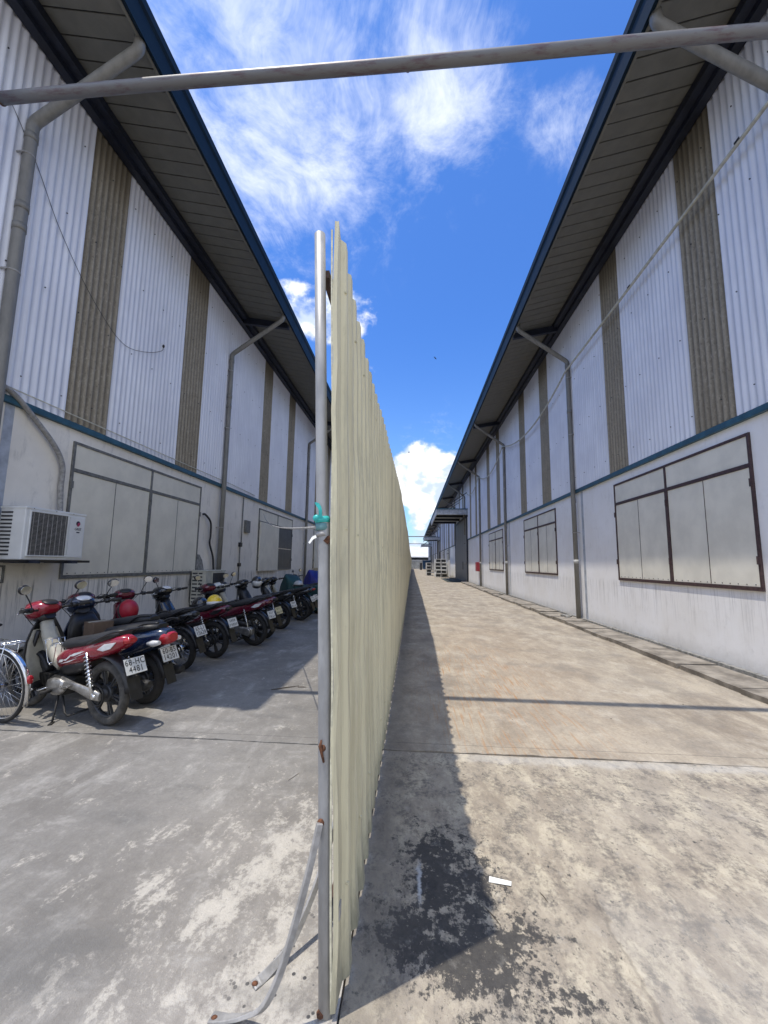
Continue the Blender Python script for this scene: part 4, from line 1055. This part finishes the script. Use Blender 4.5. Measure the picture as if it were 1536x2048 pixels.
    plate(root, (-Rw-.082, 0, .57 if not sc else .55), R(24), lines, yellow)
    # front: cover, leg shield, cowl, bars
    b(MB().loft([(1.03, .86, .055, .05), (.98, .74, .060, .055), (.88, .60, .062, .055), (.76, .50, .070, .05), (.66, .455, .07, .04)], 14, 2.8), 'frame_cover', M[shieldc] if not sc else BK)
    ls = MB(); vs_ = []; prof_ = ((1.055, .90, .07, .01), (1.085, .80, .125, .03), (1.095, .68, .175, .05), (1.085, .55, .205, .07), (1.05, .42, .21, .085), (.99, .31, .195, .09), (.93, .24, .16, .08))
    n = 9
    for (x_, z_, w_, bk) in prof_:
        for j in range(n):
            q = -1+2*j/(n-1); vs_.append((x_-bk*abs(q)**1.6-(.02 if abs(q) > .9 else 0), q*w_*(1.15 if sc else 1), z_))
    ls.add(vs_, [(i*n+j, i*n+j+1, (i+1)*n+j+1, (i+1)*n+j) for i in range(len(prof_)-1) for j in range(n-1)], True)
    lsh = b(ls, 'leg_shield', p2 if not sc else pm, solid=.012)
    if not sc:
        ins = MB(); vs_ = []
        for (x_, z_, w_, bk) in prof_[1:-1]:
            for j in range(n):
                q = -1+2*j/(n-1); vs_.append((x_-.016-bk*.75*abs(q)**1.6, q*w_*.84, z_-.01))
        ins.add(vs_, [(i*n+j, i*n+j+1, (i+1)*n+j+1, (i+1)*n+j) for i in range(len(prof_)-3) for j in range(n-1)], True)
        b(ins, 'inner_shield', M[shieldc], lsh, solid=.008)
        if not wave:
            b(MB().loft([(1.13, .87, .085, .05), (1.06, .77, .125, .10), (.97, .63, .135, .11), (.87, .50, .115, .085), (.78, .42, .07, .04)], 16, 2.8), 'front_fairing', p2)
    else:
        b(MB().loft([(1.02, .88, .11, .05), (.985, .76, .17, .05), (.96, .62, .19, .045), (.95, .48, .18, .045), (.98, .34, .14, .04)], 16, 3.2), 'inner_shield', BK, lsh)
    cw = M[cowl] if cowl else pm
    hc = steerput(MB().loft([(1.25, .925, .04, .035), (1.21, .940, .095, .075), (1.14, .970, .135, .098), (1.05, .995, .140, .088), (.98, 1.010, .115, .058), (.945, 1.015, .055, .025)], 18, 2.5), 'headlight_cowl', cw)
    steerput(MB().loft([(1.245, .905, .045, .025), (1.215, .905, .075, .045), (1.175, .905, .085, .05)], 14, 2.4), 'headlight', M['lens_clear'], hc)
    steerput(MB().loft([(1.13, .880, .06, .03), (1.04, .900, .075, .05), (.985, .935, .06, .045)], 12, 2.5), 'lower_cowl', BK, hc)
    for s_ in (-1, 1):
        steerput(MB().loft([(1.17, .955, .01, .015), (1.11, .968, .028, .022), (1.04, .975, .01, .012)], 10, 2.2, s_*.134), 'indicator', M['lens_clear'], hc)
    steerput(MB().loft([(1.05, 1.080, .045, .006), (1.01, 1.068, .075, .012), (.965, 1.052, .07, .012), (.94, 1.040, .035, .005)], 12, 2.3), 'instrument_dial', M['lens_clear'] if dash else M['black'], hc)
    hb = steerput(MB().tube(smooth_path([(.885, .345, 1.015), (.945, .25, 1.005), (.995, .12, .99), (1.0, 0, .985), (.995, -.12, .99), (.945, -.25, 1.005), (.885, -.345, 1.015)], 4), .011, 8), 'handlebar', M['engine'])
    for s_ in (-1, 1):
        steerput(MB().tube([(.882, s_*.350, 1.0155), (.932, s_*.270, 1.007)], .019, 10), 'grip', M['rubber'], hb)
        steerput(MB().tube([(.940, s_*.250, 1.005), (.955, s_*.205, 1.003)], .026, 10), 'switch_box', BK, hb)
        steerput(MB().tube(smooth_path([(.99, s_*.22, .995), (.99, s_*.27, .99), (.945, s_*.34, .985)], 3), .006, 6), 'lever', M['chrome'], hb)
    for s_ in (-1, 1):
        steerput(MB().tube(smooth_path([(.965, s_*.20, 1.0), (1.06, s_*.23, 1.02), (1.12, s_*.12, .90), (1.08, s_*.05, .78)], 4), .004, 5), 'control_cable', BK, hb)
    for s_ in mirrors:
        base = Vector((.965, s_*.195, 1.01)); top = Vector((.955, s_*.275, 1.175))
        steerput(MB().tube(smooth_path([tuple(base), (.962, s_*.215, 1.07), tuple(top)], 4), .0055, 6), 'mirror_stem', BK, hb)
        pt = st @ Vector((top.x, top.y+s_*.01, top.z+.035))
        mirror_head(root, pt.x, pt.y, pt.z, R(steer)+R(6*s_))
    if rack:
        rk = MB()
        for yy in (-.085, -.03, .03, .085):
            rk.tube(smooth_path([(.86, yy, .70), (.80, yy, .50), (.72, yy, .49), (.68, yy, .68)], 4), .0045, 5)
        for (x_, z_) in ((.86, .70), (.76, .49), (.68, .68)): rk.tube([(x_, -.1, z_), (x_, .1, z_)], .0045, 5)
        b(rk, 'wire_rack', M['chrome'])
    return root

def helmet(name_label, loc, rz, tilt, mat, trim, kind='half'):
    h = empty('helmet', loc, 0, name_label, 'helmet', 'motorbike helmets')
    h.matrix_world = Matrix.Translation(loc) @ Matrix.Rotation(rz, 4, 'Z') @ Matrix.Rotation(tilt, 4, 'Y')
    if kind == 'half':
        MB().ball((0, 0, 0), .125, (1.12, .92, .98), 22, 10, -8, 90).build('shell', M[mat], h, solid=.004)
        MB().rings([[(.14*1.0*math.cos(a)*1.02, .116*math.sin(a)*1.0, z_) for a in [2*math.pi*j/22 for j in range(22)]] for z_ in (-.035, -.012, .012)], False).build('rim_band', M[trim], h, solid=.006)
        MB().strip([(.13, 0, .0), (.165, 0, -.012), (.19, 0, -.022)], [.17, .15, .10], .006, (0, 1, 0)).build('peak', M[mat], h)
        MB().strip(smooth_path([(.02, .11, -.02), (.03, .08, -.12), (.03, 0, -.16), (.03, -.08, -.12), (.02, -.11, -.02)], 4), .018, .003, (1, 0, 0)).build('strap', M['black'], h)
    else:
        MB().ball((0, 0, 0), .135, (1.1, .93, 1.0), 22, 12, -62, 90).build('shell', M[mat], h)
        v_ = MB().ball((.02, 0, -.005), .135, (1.06, .90, .86), 22, 8, -28, 34)
        v_.f = [f for f in v_.f if sum(v_.v[i][0] for i in f)/len(f) > .05]; v_.sm = [True]*len(v_.f)
        v_.build('visor', M[trim], h)
        MB().rings([[(.105*math.cos(a), .09*math.sin(a), z_) for a in [2*math.pi*j/20 for j in range(20)]] for z_ in (-.135, -.10)], False).build('neck_roll', M['black'], h)
    return h

def draped(label, loc, heading, mat, L=1.85, h_front=1.08, h_mid=.80, h_rear=.86, low=.22, seed=1, cat='motorbike cover'):
    rnd = random.Random(seed); nu, nv = 44, 36; mb = MB(); vs_ = []; ph = [rnd.uniform(0, 6) for _ in range(6)]
    for i in range(nu+1):
        u = i/nu; x_ = -.45+L*u
        top = interp(u, (0, .06, .16, .42, .60, .72, .82, .93, 1.0), (h_rear*.55, h_rear*.93, h_rear, h_mid, h_mid+.06, h_front-.06, h_front, h_front*.78, h_front*.42))
        wd = interp(u, (0, .08, .3, .55, .72, .85, 1), (.06, .17, .20, .20, .34, .22, .06)); lo = low+.04*math.sin(u*17+ph[0])+.02*math.sin(u*41+ph[1])
        for j in range(nv+1):
            q = -1+2*j/nv; a = abs(q); s_ = 1 if q > 0 else -1
            if a < .38: yy = wd*(a/.38); zz = top-.05*(a/.38)**3
            else:
                f = (a-.38)/.62; yy = wd*(1+.10*f)+.018*f*math.sin(u*34+ph[2]*s_)+.012*f*math.sin(u*71+ph[3]+s_*2); zz = (top-.05)*(1-f)+lo*f
            zz += .010*math.sin(u*22+q*5+ph[4])
            vs_.append((x_+.02*math.sin(q*9+u*13+ph[5]), s_*yy, zz))
    n = nv+1; mb.add(vs_, [(i*n+j, i*n+j+1, (i+1)*n+j+1, (i+1)*n+j) for i in range(nu) for j in range(nv)], True)
    r0 = empty('covered_motorbike', loc, R(heading), label, cat, 'covered motorbikes')
    mb.build('cover', M[mat], r0, solid=.004)
    wheel(r0, .0, .27, .27, .045, 'cast', False); wheel(r0, 1.15, .27, .27, .04, 'cast', False)
    return r0

BIKES = [
 dict(label='red underbone motorbike nearest the camera with plate 68-HC 4481', loc=(-2.80, 3.79, 0), heading=160, paint='red', lines=('68-HC', '4481'), dusty=True, rack=True, mirrors=(1, -1), steer=10),
 dict(label='dark blue scooter with chrome-edged red tail light and plate 60-B5 14201', loc=(-2.82, 4.36, 0), heading=163, kind='scoot', paint='bluep', lines=('60-B5', '14201'), dash=True, mirrors=(-1,), steer=-14),
 dict(label='black scooter with purple-grey dial panel and a red helmet on its handlebar', loc=(-3.25, 4.92, 0), heading=163, kind='scoot', paint='blackp', mirrors=(), steer=-4, cowl='maroon'),
 dict(label='black and maroon underbone motorbike with wire wheels and plate 65-L1 15628', loc=(-3.20, 5.66, 0), heading=165, paint='blackp', paint2='maroon', wheelk='wire', lines=('65-L1', '15628'), wave=False, tail='black', lens='black', shieldc='black', mirrors=(-1,), steer=-30, cowl='maroon', decal=True),
 dict(label='maroon motorbike with white side stripe, yellow and black helmets on its seat', loc=(-3.10, 6.44, 0), heading=164, paint='maroon', paint2='blackp', wave=False, tail='black', lens='black', shieldc='black', mirrors=(1,), dash=True, steer=6, cowl='blackp'),
 dict(label='dark red motorbike with silver gearbox case and a round rear mirror', loc=(-2.86, 7.47, 0), heading=164, paint='maroon', tail='maroon', cvt=True, shieldc='black', mirrors=(1, -1), steer=-18, decal=False),
 dict(label='motorbike with yellowish number plate, white front cowl and grey seat pad', loc=(-2.93, 8.15, 0), heading=164, paint='maroon', tail='black', yellow=True, mirrors=(-1,), cowl='whitep', seat='seat', decal=False),
 dict(label='black motorbike with white tail streak and a full black helmet hung in front', loc=(-2.99, 9.34, 0), heading=164, paint='blackp', wave=False, tail='black', lens='black', shieldc='black', mirrors=(), decal=True),
 dict(label='black motorbike with a silver helmet on its seat', loc=(-2.92, 10.75, 0), heading=164, paint='blackp', wave=False, tail='black', lens='black', mirrors=(), decal=False, cowl='blackp'),
 dict(label='dark motorbike half hidden between the silver-helmet motorbike and the green cover', loc=(-2.96, 11.35, 0), heading=164, paint='blackp', mirrors=(), decal=False),
 dict(label='red and white motorbike showing only its front cowl beyond the green cover', loc=(-3.15, 14.1, 0), heading=164, paint='maroon', mirrors=(1, -1), cowl='silverp', decal=False),
 dict(label='blue and white scooter seen in the gap between post and fence', loc=(-2.75, 17.6, 0), heading=164, kind='scoot', paint='royal', mirrors=(), cowl='whitep'),
]
for q in BIKES: motorbike(**q)
draped('motorbike under a dark green cover', (-2.82, 12.3, 0), 162, 'greenc', seed=4, h_front=1.14, low=.12)
draped('motorbike under a bright blue tarpaulin', (-2.95, 15.6, 0), 162, 'bluec', seed=9, h_front=1.22, low=.3)
helmet('red helmet hanging from a handlebar near the wall', (-3.77, 5.33, .84), R(-35), R(70), 'redhelm', 'black')
helmet('yellow helmet with white rim on a maroon motorbike seat', (-3.14, 6.44, .850), R(120), R(6), 'yellow', 'decal')
helmet('black half helmet resting on the seat beside the yellow helmet', (-3.41, 6.50, .810), R(140), R(4), 'blackp', 'black')
helmet('black full-face helmet hung on a motorbike farther down the row', (-3.78, 9.86, 1.02), R(-60), R(20), 'blackp', 'lens_clear', 'full')
helmet('dusty silver helmet on a black motorbike seat', (-3.02, 10.82, .90), R(140), R(4), 'silverp', 'black')
cb_ = empty('carton', (-3.585, 4.59, 0), R(70), 'brown cardboard carton standing on the dark blue scooter footboard', 'carton')
B((-.11, -.09, .60), (.11, .09, .80)).build('carton_body', M['cardboard'], cb_, bevel=.004)
B((-.11, -.09, .31), (.11, .09, .598)).build('carton_base', M['cardboard'], cb_, bevel=.004)
B((-.112, -.02, .795), (.112, .02, .8025)).build('packing_tape', M['beige'], cb_)

# ------------------------------------------------------------------ bicycle at the left edge
bc = empty('bicycle', (0, 0, 0), 0, 'old silver bicycle with chrome mudguard and rack cut off by the left edge', 'bicycle')
bc.matrix_world = Matrix.Translation((-3.79, 3.74, 0)) @ Matrix.Rotation(R(168), 4, 'Z') @ Matrix.Rotation(R(-5), 4, 'X')
for ax in (0, 1.05):
    ty = MB().torus((0, 0, 0), .312, .019, 'y', 44, 8).build('wheel', M['rubber'], bc); ty.location = (ax, 0, .331)
    rm_ = MB().torus((0, 0, 0), .292, .010, 'y', 44, 6, 1.4).disc((0, 0, 0), .022, .09, 'y', 14)
    for k in range(32):
        a = k*2*math.pi/32; b_ = a+(.9 if k % 2 else -.9); yy = .03 if (k//2) % 2 else -.03
        rm_.tube([(.02*math.cos(b_), yy, .02*math.sin(b_)), (.29*math.cos(a), 0, .29*math.sin(a))], .0013, 4)
    rm_.build('rim', M['chrome'], ty)
arc_strip(0, .331, .362, 15, 205, .055, .05, 18, .012).build('rear_mudguard', M['chrome'], bc, solid=.003)
arc_strip(1.05, .331, .362, 20, 170, .055, .05, 16, .012).build('front_mudguard', M['chrome'], bc, solid=.003)
rl = MB().ball((-.372, 0, .42), .032, (.5, .9, 1.25), 12, 8).build('reflector', M['lens_red'], bc)
rk = MB()
for yy in (-.06, -.02, .02, .06): rk.tube([(-.22, yy, .735), (.20, yy, .735)], .004, 5)
for xx in (-.22, -.08, .06, .20): rk.tube([(xx, -.065, .735), (xx, .065, .735)], .004, 5)
for s_ in (-1, 1):
    rk.tube([(-.14, s_*.06, .735), (.0, s_*.07, .335)], .005, 5); rk.tube([(.12, s_*.06, .735), (.0, s_*.07, .335)], .005, 5)
rk.build('luggage_rack', M['chrome'], bc)
fr = MB().tube([(.42, 0, .29), (.30, 0, .80)], .016, 8).tube([(.42, 0, .29), (.86, 0, .62)], .018, 8).tube([(.33, 0, .66), (.88, 0, .80)], .014, 8).tube([(.87, 0, .58), (.83, 0, .86)], .018, 8)
for s_ in (-1, 1):
    fr.tube([(.0, s_*.065, .331), (.40, s_*.04, .29)], .009, 6).tube([(.0, s_*.065, .331), (.32, s_*.03, .70)], .008, 6).tube([(.87, s_*.04, .60), (1.0, s_*.055, .42), (1.05, s_*.055, .331)], .010, 6)
fr.build('frame', M['silverp'], bc)
MB().loft([(.16, .86, .10, .02), (.24, .87, .095, .03), (.36, .875, .045, .025), (.44, .872, .02, .015)], 14, 2.3).build('saddle', M['seat'], bc)
MB().tube(smooth_path([(.62, .27, .96), (.72, .26, .97), (.84, .14, .97), (.85, 0, .96), (.84, -.14, .97), (.72, -.26, .97), (.62, -.27, .96)], 4), .011, 8).build('handlebar', M['chrome'], bc)
MB().torus((.42, .05, .29), .085, .006, 'y', 24, 5).tube([(.42, .05, .29), (.42, .06, .29), (.50, .07, .15)], .009, 6).box((.46, .07, .14), (.56, .15, .16)).build('crank', M['chrome'], bc)
MB().tube([(.12, .06, .33), (.10, .16, .02)], .008, 6).build('side_stand', M['chrome'], bc)
MB().disc((0, .04, .331), .035, .04, 'y', 14).build('rear_hub', M['chrome'], bc)
# ------------------------------------------------------------------ far end of the alley
fb = empty('far_building', (2, 128, 0), 0, 'pale low building closing off the far end of the alley', 'building')
def far(mb, name, mat):
    o = mb.build(name, mat, fb); o.location = (-2, -128, 0); return o
far(B((-12, 128, 0), (14, 128.3, 2.55)), 'wall', M['far_wall'])
far(B((-12, 127.95, 2.55), (14, 128.35, 2.68)), 'wall_coping', M['rack_white'])
for xx in (-9, -6, -3, 0, 2.6, 5.2, 8): far(B((xx, 127.86, 0), (xx+.3, 128, 2.5)), 'wall_pier', M['far_wall'])
far(B((-12, 131, 0), (14, 132, 3.6)), 'inner_wall', M['far_dark'])
for i in range(6): far(B((-4+1.7*i, 130.9, 2.75), (-3+1.7*i, 130.99, 3.3)), 'window', M['glass_dark'])
far(MB().add([(-14, 129.6, 3.7), (16, 129.6, 3.7), (16, 142, 7.4), (-14, 142, 7.4), (-14, 129.6, 3.5), (16, 129.6, 3.5), (16, 142, 7.2), (-14, 142, 7.2)],
    [(0,1,2,3),(7,6,5,4),(0,4,5,1),(1,5,6,2),(2,6,7,3),(3,7,4,0)]), 'roof', M['far_roof'])
for i, (q, zz) in enumerate(((129.55, 4.4), (131, 5.2))):
    far(B((-14, q-.1, 3.45-.25*i), (16, q, 3.69)), 'eave_trim', M['far_dark' if i else 'rack_white'])
# stacks of white steel frames
def frame_stack(loc, rows, cols, label, wd=.62, hh=.40, dp=3.4):
    r0 = empty('frame_stack', loc, 0, label, 'frame stack', 'stacked white steel frames')
    for r_ in range(rows):
        for c in range(cols):
            j = random.uniform(-.06, .06); jy = random.uniform(-.25, .25)
            if r_ == rows-1 and c == 1 and cols > 1 and False: continue
            mb = MB(); x0, z0 = c*(wd+.06)+j, r_*(hh+.015); t_ = .055
            w_ = wd if r_ > 1 else wd*1.02
            mb.box((x0, jy, z0), (x0+w_, jy+dp, z0+t_)).box((x0, jy, z0+hh-t_), (x0+w_, jy+dp, z0+hh)).box((x0, jy, z0+t_), (x0+t_, jy+dp, z0+hh-t_)).box((x0+w_-t_, jy, z0+t_), (x0+w_, jy+dp, z0+hh-t_))
            mb.box((x0+t_, jy+.7, z0+t_), (x0+w_-t_, jy+.74, z0+hh-t_))
            o = mb.build('box_frame', M['rack_white'], r0)
            B((x0+t_, jy+.12, z0+t_), (x0+w_-t_, jy+.16, z0+hh-t_)).build('frame_void', M['ac_dark'], o)
    return r0
frame_stack((2.55, 47.8, .02), 5, 2, 'tall stack of white hollow steel frames beside the right wall')
frame_stack((1.75, 53.5, .02), 4, 1, 'narrower stack of white frames just behind the tall stack')
for i in range(3):
    tag(B((4.05-.1*i, 46.8+.7*i, .09), (4.12-.1*i, 47.7+.7*i, 2.0-.2*i)).xf(Matrix.Rotation(0, 4, 'Z')).build('leaning_panel', M['rack_white'], bevel=.01),
        ('white panel leaning on the right wall, nearest the door', 'white panel leaning on the right wall, middle of three', 'white panel leaning on the right wall, farthest of three')[i], 'panel', 'leaning white panels')
bn = empty('waste_bin', (3.4, 106, 0), 0, 'dark blue waste bin far down the alley', 'bin')
MB().rings([[(-.8, -.8, .15), (.8, -.8, .15), (.8, .8, .15), (-.8, .8, .15)], [(-1.05, -1, 2.3), (1.05, -1, 2.3), (1.05, 1, 2.3), (-1.05, 1, 2.3)]], True, False).build('bin_body', M['bin_blue'], bn)
B((-1.1, -1.05, 2.3), (1.1, 1.05, 2.42)).build('lid', M['bin_blue'], bn)
B((-1.7, -.3, 0), (-1.08, .8, 1.75)).build('side_hopper', M['far_dark'], bn)
# red cabinet on the right wall
rc = empty('hose_cabinet', (4.59, 28.6, 1.05), 0, 'red fire hose cabinet on the right wall by a downpipe', 'cabinet')
B((-.24, 0, 0), (-.002, .75, .62)).build('cabinet_body', M['cabinet_red'], rc, bevel=.01)
B((-.252, .05, .05), (-.24, .70, .57)).build('cabinet_door', M['cabinet_red'], rc, bevel=.004)
B((-.262, .1, .28), (-.252, .13, .36)).build('cabinet_handle', M['chrome'], rc)

# ------------------------------------------------------------------ small things on the ground
pp = empty('paper_scrap', (.42, 2.195, .002), R(-10), 'small white paper scrap on the worn right-hand concrete', 'paper')
MB().add([(-.052, -.016, .001), (.05, -.017, .004), (.053, .016, .001), (-.05, .015, .006)], [(0, 1, 2, 3)]).build('paper', M['paper'], pp, solid=.0012)
rnd = random.Random(11)
def twig(x, y, a, L, r, label):
    c, s_ = math.cos(a), math.sin(a)
    tag(MB().tube([(x-c*L/2, y-s_*L/2, r+.001), (x+.02*L, y, r*1.4+.002), (x+c*L/2, y+s_*L/2, r+.001)], [r*.6, r, r*.5], 5).build('twig', M['twig']), label, 'twig', 'twigs on the ground')
twig(.345, 2.00, 2.1, .11, .0018, 'thin twig lying just below the paper scrap')
twig(.60, 2.12, 1.9, .06, .0018, 'short twig right of the paper scrap')
twig(-1.52, 5.05, .6, .34, .006, 'dark stick on the shadow edge left of the post')
twig(-1.33, 5.10, .1, .10, .005, 'small stick in the sun left of the post')
twig(-.83, 3.05, 1.15, .12, .0018, 'pale straw on the grey slab left of the post')
lf = MB()
for i in range(46):
    xx, yy = rnd.uniform(-3.4, 3.6), rnd.uniform(1.4, 9); s_ = rnd.uniform(.004, .012); a = rnd.uniform(0, 6)
    if abs(xx+.25) < .1: continue
    lf.add([(xx+s_*math.cos(a), yy+s_*math.sin(a), .003), (xx+s_*.5*math.cos(a+1.6), yy+s_*.5*math.sin(a+1.6), .008), (xx-s_*math.cos(a), yy-s_*math.sin(a), .003), (xx+s_*.5*math.cos(a-1.6), yy+s_*.5*math.sin(a-1.6), .006)], [(0, 1, 2, 3)])
tag(lf.build('ground_litter', M['twig']), 'scattered specks of dry leaf and grit on the concrete', 'litter', kind='stuff')
# rubble at the foot of the downpipe, chipped mortar
for i, (px, py) in enumerate(((4.30, 11.95), (4.30, 20.6), (4.3, 28.2))):
    rb = MB()
    for k in range(7):
        rb.ball((px+rnd.uniform(-.10, .12), py+rnd.uniform(-.05, .35), .10+rnd.uniform(0, .02)), rnd.uniform(.03, .075), (1.2, 1, .6), 7, 4)
    tag(rb.build('rubble_heap', M['cement']), ('rubble heap at the foot of the nearest right-hand downpipe', 'rubble heap at the foot of the second right-hand downpipe', 'rubble heap at the foot of the third right-hand downpipe')[i], 'rubble', 'rubble heaps')
wd = MB()
for k in range(26):
    yy = rnd.uniform(4.6, 13); xx = 3.925; a = rnd.uniform(-.6, .6); h_ = rnd.uniform(.02, .05)
    wd.add([(xx, yy-.003, .0), (xx, yy+.003, .0), (xx-.03*math.cos(a), yy+.04*math.sin(a), h_)], [(0, 1, 2)])
tag(wd.build('kerb_weeds', M['grass']), 'tiny weeds in the crack along the drain slabs', 'weeds', kind='stuff')
def bird(loc, s_, label):
    b_ = empty('bird', loc, rnd.uniform(0, 6), label, 'bird', 'birds in flight')
    MB().ball((0, 0, 0), .05*s_, (2.4, 1, .9), 10, 6).build('body', M['bird'], b_)
    MB().add([(-.05*s_, 0, .02*s_), (.08*s_, 0, .02*s_), (.02*s_, .25*s_, .12*s_), (-.10*s_, .5*s_, .02*s_), (-.08*s_, .22*s_, .08*s_)], [(0, 1, 2, 4), (4, 2, 3)]).build('wing', M['bird'], b_)
    MB().add([(-.05*s_, 0, .02*s_), (.08*s_, 0, .02*s_), (.02*s_, -.25*s_, .12*s_), (-.10*s_, -.5*s_, .02*s_), (-.08*s_, -.22*s_, .08*s_)], [(0, 1, 2, 4), (4, 2, 3)]).build('wing', M['bird'], b_)
bird((3.0, 55, 30.2), 1.0, 'tiny bird high in the blue sky above the alley')
bird((-.7, 60, 18.0), 1.0, 'tiny bird low in the sky near the fence top and the clouds')
